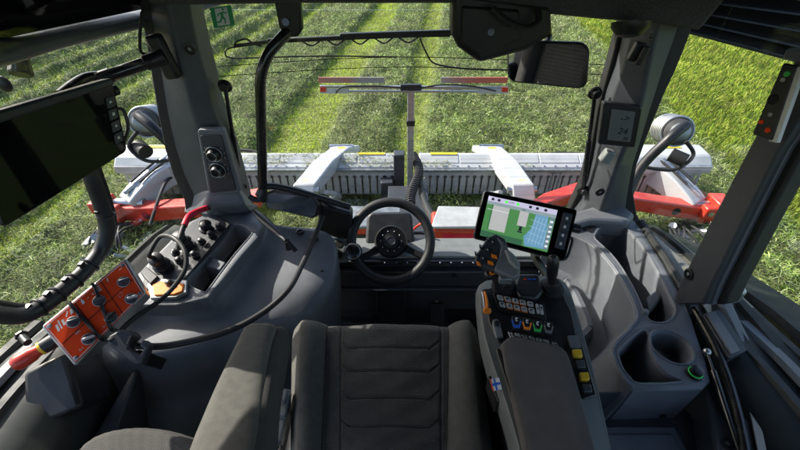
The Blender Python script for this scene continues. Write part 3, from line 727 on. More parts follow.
# fenders outside the cab
def fender(sx):
    def fx(x, y):
        t = min(1, max(0, (y-.5)/.25)); q = .905+(x-.8)*.62 if sx > 0 else .885+(x-.8)*.36
        return x*(1-t)+q*t
    f = MB(); rows = []
    def zt(y): return .645-.13*max(0, (y-.35))**2*1.0-.25*max(0, (.1-y))**2
    ys = [(-.5+i*.095) for i in range(21)]
    prof = [(.80, -.25), (.82, -.01), (.86, .02), (.93, .035), (.97, .02), (1.02, .02), (1.10, .01), (1.17, -.03), (1.2, -.1), (1.18, -.12), (1.08, -.05), (.9, -.06)]
    for y in ys:
        zz = zt(y) if y < 1.2 else zt(1.2)-(y-1.2)*1.2
        sh = -.10*max(0, y-.7) if sx > 0 else -.08*max(0, y-.7)
        rows.append([V((sx*fx(x, y), y, zz-.03+z)) for x, z in prof])
    f.loft(rows[13:]); o = f.build('front_mudguard', FEND, cab, ang=50)
    f = MB(); f.loft(rows[:14]); o = f.build('fender', FENDG, cab, ang=50)
    f = MB(); rows = []
    for y in ys:
        zz = zt(y) if y < 1.2 else zt(1.2)-(y-1.2)*1.2
        rows.append([V((sx*fx(x, y), y, zz-.01+z)) for x, z in ((1.0, 0.0), (1.005, .015), (1.045, .012), (1.05, -.01))])
    f.loft(rows); f.build('fender_trim', FENDG, o)
    f = MB(); rows = []
    for y in (ys if sx > 0 else ys[:12]):
        zz = zt(y) if y < 1.2 else zt(1.2)-(y-1.2)*1.2
        rows.append([V((sx*(x-(.25*max(0, y-.7))), y, zz-.02+z)) for x, z in ((1.14, -.02), (1.15, .0), (1.3, -.03), (1.4, -.12), (1.38, -.15), (1.2, -.1))])
    f.loft(rows); f.build('fender_extension', FENDG, cab, ang=50)
fender(1); fender(-1)
for sx in (-1, 1):
    for x_, w_, mt in ((.935, .016, RUB), (1.005, .02, GREY), (1.06, .018, RUB)):
        rows = []
        for i in range(16):
            y = -.45+i*.075; z_ = .645-.35*max(0, (y-.35))**2-.25*max(0, (.1-y))**2+.004
            rows.append([V((sx*(x_+dx), y, z_+dz)) for dx, dz in ((-w_, 0), (-w_*.6, .012), (w_*.6, .012), (w_, 0), (0, -.02))])
        f = MB(); f.loft(rows); f.build('fender_strip', mt, cab, ang=50)
m = MB(); m.box((.03, -1.02, .45), (1.7, .1, 1.1)); m.build('unseen_bulkhead', BLACK, cab, bevel=.02)  # unseen wall behind the camera, added to darken mirror and monitor reflections
for sx in (-1, 1):
    m = MB(); m.box((.03+sx*.83, -.45, .3), (.06, 1.1, .7)); m.build('unseen_side_panel', BLACK, cab, bevel=.02)  # unseen low side walls, added to darken the reflections too
# ------------------------------------------------------------------ LEFT SIDE CONSOLE
ZC = .64
lc = thing('side_console', 'grey moulded side console with open tray and cable sockets left of the steering wheel', 'console', (-.6, .8, 0))
top = [(250, 203), (285, 212), (322, 230), (334, 240), (336, 255), (328, 278), (312, 300), (282, 318), (240, 326), (205, 342), (178, 352), (150, 350), (120, 362), (96, 352), (92, 330), (118, 296), (150, 262), (190, 222), (215, 208)]
def console_rings(top, z, lows, shrink, cx):
    rings = []
    T = pxpoly(top, z)
    c = sum(T, V((0, 0, 0)))/len(T)
    for dz, k in zip(lows, shrink):
        rings.append([V((c.x+(p.x-c.x)*k, c.y+(p.y-c.y)*k, p.z+dz)) for p in T])
    return rings
PA = [(215, 210), (250, 206), (262, 222), (258, 236), (240, 256), (222, 279), (207, 297), (176, 304), (140, 304), (110, 318), (92, 332), (100, 318), (118, 296), (150, 262), (190, 222)]
from mathutils.geometry import tessellate_polygon
def offs(P, d):
    """inset a closed loop towards its middle by d"""
    A = sum((P[i].x*P[(i+1) % len(P)].y-P[(i+1) % len(P)].x*P[i].y) for i in range(len(P))); s_ = 1 if A > 0 else -1; out = []
    for i, p in enumerate(P):
        t = (P[(i+1) % len(P)]-P[i-1]); t.z = 0; t.normalize(); out.append(p+V((-t.y, t.x, 0))*d*s_)
    return out
def open_top(m, outer, holes, z):
    """flat top with real openings: holes is a list of (loop, depth)"""
    loops = [outer]+[h for h, _ in holes]
    m.add([p for l in loops for p in l], [tuple(t) for t in tessellate_polygon(loops)])
    def wall(l, steps): m.loft([l]+[[V((p.x, p.y, z+dz)) for p in offs(l, ins)] for ins, dz in steps], cap=False)
    wall(outer, [(-.003, -.002), (-.005, -.006), (-.005, -.18)])
    for l, dep in holes:
        wall(l, [(.0015, -.001), (.003, -.004), (.004, -.010), (.006, dep+.01), (.012, dep)])
        fl_ = m.v[-len(l):]; m.add(fl_, [tuple(t) for t in tessellate_polygon([[V(p) for p in fl_]])])
TR = pxpoly([(186, 281), (208, 253), (230, 227), (236, 224.5), (243, 225.5), (250, 230), (252, 234), (235, 254), (219, 275), (208, 290), (203, 292), (188, 285)], ZC+.004)
TR = smooth_path(TR+[TR[0]], 3)[:-1]
m = MB(); open_top(m, pxpoly(PA, ZC+.004), [(TR, -.085)], ZC+.004); body = m.build('console_body', GREY, lc, ang=50)
m = MB(); m.tube(TR+[TR[0]], .0026, 8, sub=0); m.build('tray_rim', GREY, body)
m = MB(); m.prism(pxpoly([(196, 262), (204, 254), (226, 262), (220, 270)], ZC-.01), (0, 0, -.07)); m.build('tray_divider', GREY, body, bevel=.004)
m = MB(); m.prism(pxpoly([(193, 286), (232, 237), (246, 238), (214, 284), (207, 292)], ZC-.0775), (0, 0, -.003)); m.build('tray_mat', RUB, body)
# raised panel for the sockets
m = MB(); m.prism(pxpoly([(150, 262), (192, 222), (214, 214), (232, 223), (186, 278), (166, 292), (140, 288)], ZC+.012), (0, 0, -.03)); sp_ = m.build('socket_panel', GREY2, lc, bevel=.005)
m = MB(); m.prism(pxpoly([(190, 262), (226, 221), (230, 224), (194, 268)], ZC+.018), (0, 0, -.01)); m.build('label_strip', BLACK, sp_, bevel=.002)
m = MB(); m.prism(pxpoly([(147, 284), (156, 278), (187, 280), (186, 292), (176, 297), (150, 298)], ZC+.02), (0, 0, -.012)); fr = m.build('socket_frame', ALU, sp_, bevel=.002)
m = MB(); m.prism(pxpoly([(152, 285), (160, 281), (184, 283), (182, 291), (174, 294), (154, 295)], ZC+.026), (0, 0, -.012)); m.build('socket_cover', ORG, fr, bevel=.002)
def connector(px, py, px2, py2, r, par, z0=ZC+.015, h=.07, tilt=(.1, -.35, 1)):
    a = at(px, py, z=z0); ax = V(tilt).normalized()
    m = MB(); m.lathe(a, ax, [(0, r*1.35), (.006, r*1.35), (.008, r), (.02, r), (.022, r*1.15), (.03, r*1.15), (.032, r), (h*.6, r), (h*.62, r*.8), (h*.8, r*.8), (h*.82, r*1.0), (h, r*.95), (h+.004, r*.5)], seg=20)
    o = m.build('socket', BLACK, par, ang=40)
    m = MB(); m.torus(a+ax*.026, ax, r*1.12, .0025); m.build('lock_ring', RUB, o)
    return a+ax*h
c1 = connector(165, 268, 0, 0, .022, sp_, h=.075)
c2 = connector(188, 247, 0, 0, .022, sp_, h=.065, tilt=(-.2, -.1, 1))
c3 = connector(206, 229, 0, 0, .017, sp_, h=.03, tilt=(.2, -.1, 1))
rr = random.Random(4)
for (px, py) in ((203, 243), (172, 285), (212, 236), (196, 256), (181, 262), (220, 228), (176, 254)):
    a = at(px, py, z=ZC+.02); m = MB(); m.lathe(a, (rr.uniform(-.3, .3), -.2, 1), [(0, .013), (.01, .013), (.012, .009), (.022, .009), (.024, .006)], seg=12); m.build('small_socket', BLACK, sp_)
m = MB(); m.prism(pxpoly([(140, 272), (146, 266), (158, 276), (150, 284)], ZC+.03), (0, 0, -.03)); m.build('latch', BLACK, sp_, bevel=.003)
for px, py, z_ in ((322, 272, .55), (210, 328, .56)):
    a = at(px, py, z=z_); m = MB(); m.lathe(a, (.5, -.8, .5), [(0, .008), (.004, .007), (.003, .004)], seg=12); m.build('screw', BLACK, lc)
# lower rounded bulge towards the seat
ctrl = [
 [(262, 221, .638), (257, 236, .638), (239, 256, .638), (221, 279, .638), (206, 297, .638), (176, 304, .638), (140, 304, .638), (100, 322, .638)],
 [(268, 224, .612), (263, 241, .60), (246, 263, .597), (229, 286, .597), (212, 305, .60), (180, 312, .60), (142, 312, .60), (100, 330, .60)],
 [(284, 227, .60), (279, 249, .575), (264, 272, .565), (246, 294, .56), (224, 313, .565), (188, 322, .575), (148, 324, .58), (100, 338, .59)],
 [(306, 229, .598), (304, 254, .57), (292, 282, .55), (270, 304, .538), (236, 323, .55), (196, 335, .565), (154, 340, .575), (98, 350, .58)],
 [(326, 233, .592), (328, 257, .563), (317, 287, .532), (292, 311, .515), (247, 331, .53), (204, 345, .548), (160, 353, .56), (96, 362, .56)],
 [(334, 243, .570), (336, 268, .53), (327, 300, .48), (303, 326, .465), (254, 347, .48), (207, 360, .50), (162, 368, .51), (94, 378, .51)],
 [(338, 268, .46), (339, 290, .40), (331, 322, .33), (308, 345, .33), (262, 368, .38), (210, 382, .42), (165, 392, .44), (90, 402, .44)],
 [(339, 300, .28), (339, 318, .22), (330, 345, .15), (310, 366, .2), (262, 400, .27), (212, 418, .32), (166, 430, .34), (86, 440, .34)],
 [(340, 335, .0), (338, 345, 0), (330, 365, 0), (310, 390, .05), (262, 440, .12), (212, 460, .18), (166, 475, .2), (84, 485, .2)]]
rows = [smooth_path([at(a, b, z=z) for a, b, z in r], 6) for r in ctrl]
cols = list(zip(*rows)); cols = [smooth_path(list(c_), 6) for c_ in cols]
m = MB(); m.loft([list(r) for r in zip(*cols)], cap=False, closed=False); m.build('console_cover', GREY, lc, solid=.006, ang=75)
for px, py, z_ in ((314, 239, .592), (300, 232, .6)):
    a = at(px, py, z=z_); m = MB(); m.lathe(a, (0, 0, 1), [(0, .016), (.004, .015), (.005, .011), (.001, .010)], seg=20); m.build('cover_socket', BLACK, lc)
m = MB(); m.prism([at(130, 372, z=.53), at(138, 368, z=.53), at(112, 440, z=.50), at(84, 452, z=.50)], (0, 0, -.3)); m.build('side_trim', GREY2, lc, bevel=.008)
# pillar foot blending into the console
m = MB(); m.loft([[at(208, 190, y=1.13), at(238, 188, y=1.13), at(243, 188, y=1.22), at(190, 190, y=1.22)], [at(204, 207, y=1.12), at(245, 205, y=1.12), at(252, 203, y=1.24), at(184, 205, y=1.24)], [at(212, 216, z=ZC), at(250, 213, z=ZC), at(262, 205, z=ZC), at(182, 212, z=ZC)]])
m.build('pillar_foot', GREY, lc, bevel=.012, bseg=3)
# parking lever
lv = thing('park_lever', 'black hinged lever lying on the grey console below the pillar', 'lever', at(284, 243, z=ZC))
a = at(254, 211, z=ZC+.05); b = at(287, 241, z=ZC+.035)
m = MB(); P = [a, a.lerp(b, .3), a.lerp(b, .75), b]; d = (b-a).normalized(); sd_ = d.cross(V((0, 0, 1))).normalized(); rings = []
for p, w_, h_ in zip(P, (.010, .017, .013, .009), (.006, .012, .010, .007)):
    rings.append([p+sd_*w_*math.cos(k*math.pi/6)+V((0, 0, 1))*h_*math.sin(k*math.pi/6) for k in range(12)])
m.loft(rings); m.build('grip', BLACK, lv, bevel=.002)
m = MB(); m.cyl(b+V((-.0, 0, -.035)), b+V((0, 0, .0)), .012, .009); m.bar(b, b+V((.03, -.02, -.03)), .012, .01); m.build('pivot', BLACK, lv)
# long black hose over the console
m = MB(); m.tube([at(124, 343, z=ZC+.03), at(140, 346, z=ZC+.04), at(172, 345, z=ZC+.03), at(225, 332, z=ZC+.02), at(262, 313, z=ZC+.01), at(288, 290, z=ZC+.015), at(302, 265, z=ZC+.0), at(311, 245, z=ZC+.0), at(318, 229, z=ZC+.02), at(323, 216, z=ZC+.04)], .009, 12, sub=10)
o = m.build('black_hose', RUB); tag(o, 'long black hose curving across the grey console to the steering wheel', 'hose')
m = MB(); m.tube([at(178, 250, z=ZC+.07), at(180, 238, z=ZC+.09), at(186, 222, z=ZC+.10), at(196, 213, z=ZC+.08), at(214, 206, z=ZC+.04)], .0085, 12, sub=10)
o = m.build('black_cable', RUB); tag(o, 'short thick cable with red tape at the foot of the left pillar', 'cable')
m2 = MB(); m2.tube([at(184, 226, z=ZC+.1), at(189, 216, z=ZC+.1), at(197, 211.5, z=ZC+.085), at(206, 208, z=ZC+.06)], .0105, 12, sub=8); m2.build('red_tape', TAPE, o)
m = MB(); m.tube([c1, c1+V((0, -.01, .025)), at(160, 237, z=ZC+.14), at(174, 238, z=ZC+.16), at(185, 252, z=ZC+.15), at(184, 272, z=ZC+.12), at(164, 297, z=ZC+.08), at(132, 320, z=ZC+.09), at(116, 336, z=ZC+.1), at(109, 341, z=ZC+.1)], .0065, 10, sub=10)
o = m.build('black_cable', RUB); tag(o, 'thin black cable looping from the round socket to the red control box', 'cable')
# ------------------------------------------------------------------ RED CONTROL BOX
cb = thing('control_box', 'red mower control box with six rotary knobs beside the left side window', 'control box', at(85, 320, d=.95))
Qc = Quad([(45, 326), (124, 261), (144, 294), (76, 363)], d=.95, n=(.42, -.52, .85))
m = MB(); m.qbox(Qc, -.03, -.03, 1.03, 1.05, -.075, -.001, r=.006); m.build('housing', ALU, cb, bevel=.004)
m = MB(); m.qbox(Qc, 0, 0, 1, 1, 0, .003, r=.004); fpz = m.build('face_plate', RED2, cb, bevel=.0006)
m = MB(); w = .006
for (a0, b0, a1, b1) in ((.01, .02, .99, .035), (.01, .965, .99, .98), (.006, .02, .012, .98), (.988, .02, .994, .98)): m.qbox(Qc, a0, b0, a1, b1, .003, .0036)
m.build('white_border', WPL, fpz)
m = MB()
for a in (.345, .675): m.qbox(Qc, a, .04, a+.008, .96, .003, .0037)
m.qbox(Qc, .02, .47, .98, .485, .003, .0037); m.build('divider_lines', BLACK, fpz)
ks = [(73, 322), (89, 339), (97, 301), (111, 318), (120, 282), (131, 299)]
def inv(Q, px, py):
    r = ray(px, py); o_ = CAM; t = (Q.c[3]-o_).dot(Q.n)/r.dot(Q.n); p = o_+r*t-Q.c[3]
    U = Q.c[2]-Q.c[3]; W = Q.c[0]-Q.c[3]
    A = U.dot(U); B = U.dot(W); C_ = W.dot(W); D = p.dot(U); E = p.dot(W); det = A*C_-B*B
    return (D*C_-E*B)/det, (E*A-D*B)/det
GK = mat('knob_grey', (.06, .065, .08), .35, var=.05); GW = mat('knob_pale', (.55, .5, .5), .4, var=.05)
ua = (Qc.c[1]-Qc.c[0]).normalized(); va = Qc.n.cross(ua)
for i, (px, py) in enumerate(ks):
    a, b = inv(Qc, px, py); p = Qc.p(a, b, .003)
    kk = .9
    m = MB(); m.lathe(p, Qc.n, [(0, .0135), (.003, .0135), (.005, .0115), (.005, .0105), (.012, .0098), (.018, .0085), (.0185, .007)], seg=24); k = m.build('rotary_knob', GK, cb)
    m = MB(); m.torus(p+Qc.n*.004, Qc.n, .0128, .0013, seg=28, ms=8); m.build('knob_collar', ALU, k)
    dirs = (ua*.9-va*.5).normalized() if i != 3 else ua
    m = MB(); q = p+Qc.n*.021; m.bar(q-dirs*.006, q+dirs*.017, .0065, .012, up=Qc.n); m.build('knob_pointer', (GW if i in (1, 5) else (BLACK if i == 3 else GK)), k, bevel=.002)
# printed symbols
def sym(polys, par=fpz, mt=WPL, Q=Qc, h0=.003, h1=.0037, name='printed_symbol'):
    m = MB()
    for pl in polys: m.qpoly(Q, pl, h0, h1)
    return m.build(name, mt, par)
sym([[(.06, .72), (.085, .72), (.1, .86), (.075, .86)], [(.10, .72), (.115, .72), (.13, .90), (.115, .9)], [(.135, .74), (.16, .74), (.17, .86), (.145, .86)], [(.21, .84), (.25, .92), (.24, .94), (.2, .86)], [(.25, .82), (.28, .82), (.3, .92), (.27, .92)]])
sym([[(.40, .82), (.43, .82), (.43, .9), (.40, .9)], [(.408, .9), (.422, .9), (.422, .94), (.408, .94)], [(.47, .85), (.49, .85), (.49, .865), (.47, .865)], [(.53, .85), (.555, .85), (.555, .865), (.53, .865)], [(.538, .83), (.546, .83), (.546, .89), (.538, .89)], [(.60, .8), (.64, .8), (.64, .83), (.6, .83)], [(.60, .85), (.64, .85), (.64, .88), (.6, .88)], [(.60, .9), (.64, .9), (.64, .93), (.6, .93)]])
sym([[(.73, .85), (.745, .85), (.76, .93), (.745, .93)], [(.9, .88), (.94, .88), (.94, .895), (.9, .895)]]+[[(.775+.018*math.cos(t), .40+.035*math.sin(t)), (.775+.03*math.cos(t+.12), .40+.06*math.sin(t+.12)), (.775+.03*math.cos(t-.12), .40+.06*math.sin(t-.12))] for t in [k*math.pi/4 for k in range(8)]])
text('printed_text', 'ON', Qc.p(.2, .43, .0035), ua, va, .007, WPL, fpz)
text('printed_text', '0-1', Qc.p(.13, .12, .0035), ua, va, .008, WPL, fpz)
text('printed_text', '0-1', Qc.p(.45, .12, .0035), ua, va, .007, WPL, fpz)
for a, b in ((.035, .075), (.035, .93), (.965, .075), (.965, .93)):
    m = MB(); m.lathe(Qc.p(a, b, .003), Qc.n, [(0, .005), (.002, .0045), (.0025, .003)], seg=12); m.build('screw', STEEL, fpz)
# emergency stop on the end
Ea = at(47, 345, d=.93); Eb = at(13, 366, d=.90); ax = (Eb-Ea).normalized()
m = MB(); m.cyl(Ea-ax*.03, Ea+ax*.008, .019, .018, 24); es = m.build('stop_collar', BLACK, cb, bevel=.002)
m = MB(); m.cyl(Ea+ax*.007, Ea+ax*.014, .0175, .0175, 24); m.build('yellow_ring', YEL, es, bevel=.001)
m = MB(); m.lathe(Ea, ax, [(.012, .014), (.024, .015), (.032, .0185), (.058, .0195), (.066, .0185), (.071, .014), (.072, .004)], seg=28); m.build('stop_button', RED, es)
m = MB(); p = at(22, 336, d=.97); m.cyl(p, p+V((.03, -.02, .0)), .009); m.cyl(p+V((.0, 0, 0)), p+V((-.006, .004, 0)), .014, seg=6); m.build('wing_screw', BLACK, cb, bevel=.001)
for t0, t1, w in (((92, 286), (117, 335), 0), ((62, 293), (103, 340), 0)):
    m = MB(); a = at(*t0, d=.93); b = at(*t1, d=.90)
    A_, B_ = inv(Qc, t0[0]+4, t0[1]+8), inv(Qc, *t1)
    m.tube([Qc.p(A_[0], 1.05, .004), Qc.p(A_[0], .9, .007), Qc.p((A_[0]+B_[0])/2, .45, .007), Qc.p(B_[0], -.02, .007), Qc.p(B_[0], -.05, -.04)], .0042, 8); m.build('cable_tie', BLACK, cb)
# black holder bracket under the box
br = thing('holder_bracket', 'black two pronged cable holder between the red box and the grey console', 'bracket', at(125, 345, z=ZC))
m = MB(); Qb = Quad([(98, 342), (126, 326), (150, 345), (140, 368)], d=.93, n=(.25, -.5, .85))
m.qpoly(Qb, [(0, .15), (.15, 0), (1, -.02), (1, .3), (.72, .3), (.72, .12), (.45, .14), (.4, .45), (.8, .5), (.95, .48), (1, .75), (.8, 1), (.35, 1), (.1, .8)], -.035, 0); m.build('holder_plate', GREY2, br, bevel=.004)
m = MB(); m.bar(Qb.p(.3, .2, -.02), Qb.p(.3, -.1, -.1), .03, .03); m.bar(Qb.p(.5, .5, .004), Qb.p(.9, .6, .004), .012, .012); m.build('holder_foot', BLACK, br, bevel=.004)
# ------------------------------------------------------------------ DOOR HANDLE TUBE, BLACK BOX, MONITOR, GRAB BARS
gt = thing('door_grab_rail', 'thick black curved grab rail with cable ties at the left window', 'grab rail', at(60, 290, x=-.78))
P = [(86, 160), (92, 178), (101, 203), (107, 228), (101, 250), (84, 272), (62, 291), (38, 309), (16, 316), (-20, 312)]
PP = [at(p[0], p[1], x=x) for p, x in zip(P, (-.74, -.74, -.75, -.76, -.78, -.79, -.80, -.81, -.82, -.83))]
m = MB(); m.tube(PP, .0185, 16); m.build('rail', mat('soft_black', (.022, .022, .024), .45, bump=.2, bscale=600), gt)
m = MB(); m.tube([p+V((-.0, .028, -.004)) for p in PP], .007, 8); m.build('rail_cable', RUB, gt)
SP = smooth_path(PP, 8)
for i in (20, 38, 44, 50, 56):
    d = (SP[i+1]-SP[i-1]).normalized(); m = MB(); m.torus(SP[i]+V((0, .004, 0)), d, .0205, .0028, seg=20, ms=6); m.box(SP[i]+V((.0, -.012, .022)), (.01, .012, .008)); m.build('cable_tie', BLACK, gt)
bb = MB(); Qx = Quad([(22, 372), (64, 352), (82, 408), (24, 432)], d=.92, n=(.1, -.6, .8)); bb.qbox(Qx, 0, 0, 1, 1, -.12, 0, r=.015)
o = bb.build('relay_box', BLACK, bevel=.012, bseg=3); tag(o, 'plain black box hanging below the red control box', 'box')
mon = thing('camera_monitor', 'large black glossy monitor with four side buttons in the upper left corner', 'monitor', at(60, 160, d=.86))
Qm = Quad([(-42, 132), (112, 80), (129, 150), (3, 229)], d=.84, n=(.62, -.62, .10))
Qm = Quad(None, pts=[at(-34, 126, d=.68), at(113, 81, d=.90), at(128, 151, d=.95), at(3, 229, d=.735)])
m = MB(); m.qbox(Qm, 0, 0, 1, 1, -.028, 0, r=.012); hs = m.build('monitor_housing', BLACK, mon, bevel=.005, bseg=3)
m = MB(); m.qbox(Qm, .01, .015, .985, .985, 0, .0015, r=.01); m.build('monitor_screen', GLOSS, mon)
m = MB(); m.prism([Qm.p(-.02, .93, .006), Qm.p(1.0, .94, .006), Qm.p(.99, 1.05, .006), Qm.p(-.02, 1.05, .006)], Qm.n*-.04); m.build('sun_visor', GREY2, mon, bevel=.006)
for i in range(4):
    b0 = .82-i*.165; m = MB(); m.qbox(Qm, .895, b0-.145, .97, b0, .0015, .005, r=.003); k = m.build('monitor_button', GREY2, hs, bevel=.0012)
    m = MB(); c = (.932, b0-.07)
    m.qpoly(Qm, [[(c[0]-.012, c[1]-.02), (c[0]+.014, c[1]), (c[0]-.012, c[1]+.02)], [(c[0]-.01, c[1]-.02), (c[0]+.01, c[1]-.02), (c[0]+.01, c[1]+.02), (c[0]-.01, c[1]+.02)], [(c[0], c[1]-.02), (c[0]+.012, c[1]), (c[0], c[1]+.02), (c[0]-.012, c[1])], [(c[0]-.012, c[1]-.012), (c[0]+.012, c[1]-.02), (c[0]+.006, c[1]+.02), (c[0]-.008, c[1]+.015)]][i], .005, .0056); m.build('button_mark', WPL, k)
m = MB(); m.tube([Qm.p(1.0, .62, -.012), Qm.p(1.06, .56, -.01), Qm.p(1.07, .3, -.01), Qm.p(1.0, .12, -.012)], .004); m.build('side_bracket', BLACK, hs)
m = MB(); p = Qm.p(1.0, .86, -.012); m.lathe(p, (Qm.c[1]-Qm.c[0]), [(0, .012), (.012, .012), (.013, .009), (.015, .008)], seg=18); m.build('clamp_knob', BLACK, hs)
gr = thing('monitor_arm', 'black tubular arm from the left pillar holding the monitor', 'arm', at(160, 58, y=1.1))
A = at(163, 57, y=1.10); B = at(108, 76, d=1.0); C_ = at(60, 95, d=.9)
m = MB(); m.tube([A, A.lerp(B, .5), B], .0155, 14); m.build('arm_tube', SATIN, gr)
m = MB(); m.tube([B+V((.002, 0, 0)), at(85, 78, d=.97), C_], .012, 12); m.build('bent_tube', SATIN, gr)
m = MB(); d = (B-A).normalized(); m.cyl(A-d*.002, A+d*.05, .021, .019); m.build('arm_sleeve', BLACK, gr, bevel=.002); m = MB(); m.cyl(B-d*.01, B+d*.02, .018, .018); m.build('arm_sleeve', BLACK, gr, bevel=.002)
m = MB(); q = at(164, 57, y=1.125); m.box(q, (.045, .03, .12), Matrix.Rotation(-.15, 3, 'Y')); m.build('arm_mount', BLACK, gr, bevel=.01)
m = MB(); m.tube([at(150, 62, y=1.05), at(120, 67, d=1.0), at(95, 75, d=.96)], .004); m.tube([at(142, 12, y=1.1), at(140, 35, y=1.1), at(141, 52, y=1.1), at(152, 54, y=1.12)], .004); m.build('arm_cable', RUB, gr)
# knob under the roof beam, and the end of the beam
kn = thing('clamp_knob', 'black ribbed knob under the left roof beam', 'knob', at(20, 62, d=.9))
p = at(20, 56, d=.9); q = at(21, 75, d=.9); ax = (q-p)
rg = []
for h_, r_ in ((0, .017), (.25, .018), (.9, .0225), (1, .02), (1.02, .005)):
    x_, y_ = perp(ax); rg.append([p+ax*h_+(x_*math.cos(k*2*math.pi/48)+y_*math.sin(k*2*math.pi/48))*r_*(1+.05*(k % 4 < 2)) for k in range(48)])
m = MB(); m.loft(rg); m.build('knob_body', BLACK, kn, bevel=.0008)
m = MB(); m.cyl(p-ax.normalized()*.03, p+ax*.1, .012); m.ball(at(4, 84, d=.9), .016, sc=(1, .7, 1.2)); m.build('knob_stem', BLACK, kn)
# window grab bar with folding mirror
gb = thing('window_grab_bar', 'glossy black bent bar standing in the rear window left of centre', 'grab bar', at(261, 190, y=1.14))
m = MB(); m.tube([at(291, 28, y=1.15), at(280, 40, y=1.12), at(268, 55, y=1.10), at(261, 78, y=1.09), at(261, 110, y=1.09), at(262, 150, y=1.09), at(263, 200, y=1.09)], .0155, 14); m.build('bar', SATIN, gb)
m = MB(); m.prism([at(271, -14, y=1.13), at(299, -14, y=1.13), at(302, 30, y=1.13), at(298, 37, y=1.13), at(286, 38, y=1.13), at(279, 28, y=1.13)], (0, .03, 0)); m.build('mount_plate', BLACK, gb, bevel=.006)
m = MB(); m.cyl(at(285.5, 22, y=1.13), at(285.5, 22, y=1.122), .01, seg=8); m.build('bolt', SATIN, gb)
m = MB(); m.tube([at(249, 196, y=1.06), at(258, 200, y=1.06), at(263, 190, y=1.08)], .009); m.build('bar_foot', BLACK, gb)
fm = thing('folding_mirror', 'folded black side mirror lying below the grab bar on the console', 'mirror', at(292, 205, y=1.1))
Qf = Quad([(265, 190), (319, 197), (317, 219), (264, 208)], d=1.42, n=(-.35, -.9, .02))
sh = [(.0, .2), (.05, .0), (.45, -.02), (.92, -.05), (1.0, .12), (1.02, .6), (.9, .98), (.75, 1.02), (.15, 1.05), (.03, .85)]
m = MB(); m.qpoly(Qf, sh, -.03, 0); fh = m.build('mirror_shell', BLACK, fm, bevel=.007, bseg=3)
m = MB(); m.qpoly(Qf, [(.5+(a-.5)*.92, .5+(b-.5)*.84) for a, b in sh], 0, .0015); m.build('mirror_face', MIR, fh)
m = MB(); m.tube([at(258, 196, y=1.08), at(268, 186, y=1.1), at(300, 192, y=1.12), at(350, 207, y=1.13)], .012); m.tube([at(268, 186, y=1.1), at(300, 190, y=1.14), at(330, 205, y=1.16), at(352, 218, y=1.16)], .007); m.build('mirror_arm', BLACK, fm)
m = MB(); m.prism([at(318, 204, y=1.15), at(352, 214, y=1.15), at(352, 245, y=1.15), at(318, 232, y=1.15)], (0, .05, 0)); m.build('wiper_motor', BLACK, fm, bevel=.01)
# gas struts
for (x0, y0, x1, y1, lab) in ((225, 86, 241, 186, 'black gas strut beside the left pillar'), (595, 93, 583, 190, 'black gas strut beside the right pillar')):
    a = at(x0, y0, y=1.22); b = at(x1, y1, y=1.22); gs = thing('gas_strut', lab, 'gas strut', b, 'gas struts of the rear window')
    m = MB(); m.cyl(b, b.lerp(a, .55), .0095); m.cyl(b.lerp(a, .55), a, .0065); m.build('strut_tube', SATIN, gs)
    for e in (a, b):
        m = MB(); m.ball(e, .016); m.cyl(e, e+V((0, -.02, 0)), .012); m.torus(e, (0, 1, .2), .018, .005, seg=20, ms=6); m.build('ball_joint', SATIN, gs)
# exit sign
es = thing('exit_sign', 'small green and white running man sign stuck on the window', 'sign', at(222, 18, y=1.25))
Qe = Quad([(210, 8), (231, 5), (235, 25), (214, 28)], d=at(222, 17, y=1.2).y/ray(222, 17).y, n=(0, -1, .1))
m = MB(); m.qbox(Qe, 0, 0, 1, 1, 0, .002); m.build('sign_plate', SIGNG, es)
m = MB(); m.qbox(Qe, .22, .07, .8, .93, .002, .0028); m.build('white_field', WPL, es)
m = MB()
for pl in ([(.56, .8), (.64, .8), (.66, .88), (.6, .92), (.54, .88)], [(.46, .72), (.6, .76), (.56, .48), (.44, .46)], [(.46, .72), (.3, .66), (.28, .54), (.34, .55), (.36, .62), (.46, .64)], [(.58, .72), (.68, .62), (.76, .64), (.75, .7), (.69, .69), (.6, .77)], [(.44, .48), (.36, .3), (.24, .3), (.24, .23), (.4, .22), (.52, .44)], [(.5, .5), (.58, .5), (.66, .36), (.62, .14), (.56, .14), (.58, .33), (.48, .44)]):
    m.qpoly(Qe, pl, .0028, .0036)
m.build('running_figure', SIGNG, es)
# wiper: blade at the top, wire guides
wp = thing('window_wiper', 'long black wiper blade across the top of the rear window', 'wiper', at(400, 35, y=1.33))
YWP = 1.34
m = MB(); m.bar(at(268, 41, y=YWP), at(452, 33, y=YWP), .012, .014); m.bar(at(340, 35, y=YWP), at(452, 31.5, y=YWP), .016, .012); m.build('wiper_arm', BLACK, wp, bevel=.003)
m = MB(); m.tube([at(235, 46, y=YWP), at(290, 40, y=YWP), at(400, 36, y=YWP), at(450, 35, y=YWP)], .006); m.build('wiper_blade', RUB, wp)
m = MB(); pts = [(234, 48), (236, 42), (246, 39), (254, 44), (262, 46)]; m.tube([at(a, b, y=YWP) for a, b in pts], .003); m.tube([at(234, 47, y=YWP), at(226, 50, y=YWP), at(228, 57, y=YWP), at(250, 58, y=YWP), at(320, 56, y=YWP), at(396, 57, y=YWP)], .0025)
m.tube([at(300+i*12, 43-i*.4+(3 if i % 2 else -3), y=YWP) for i in range(11)], .0025); m.tube([at(420, 38, y=YWP), at(426, 52, y=YWP), at(436, 64, y=YWP), at(470, 69, y=YWP), at(508, 70, y=YWP)], .0028); m.build('washer_hose', RUB, wp)
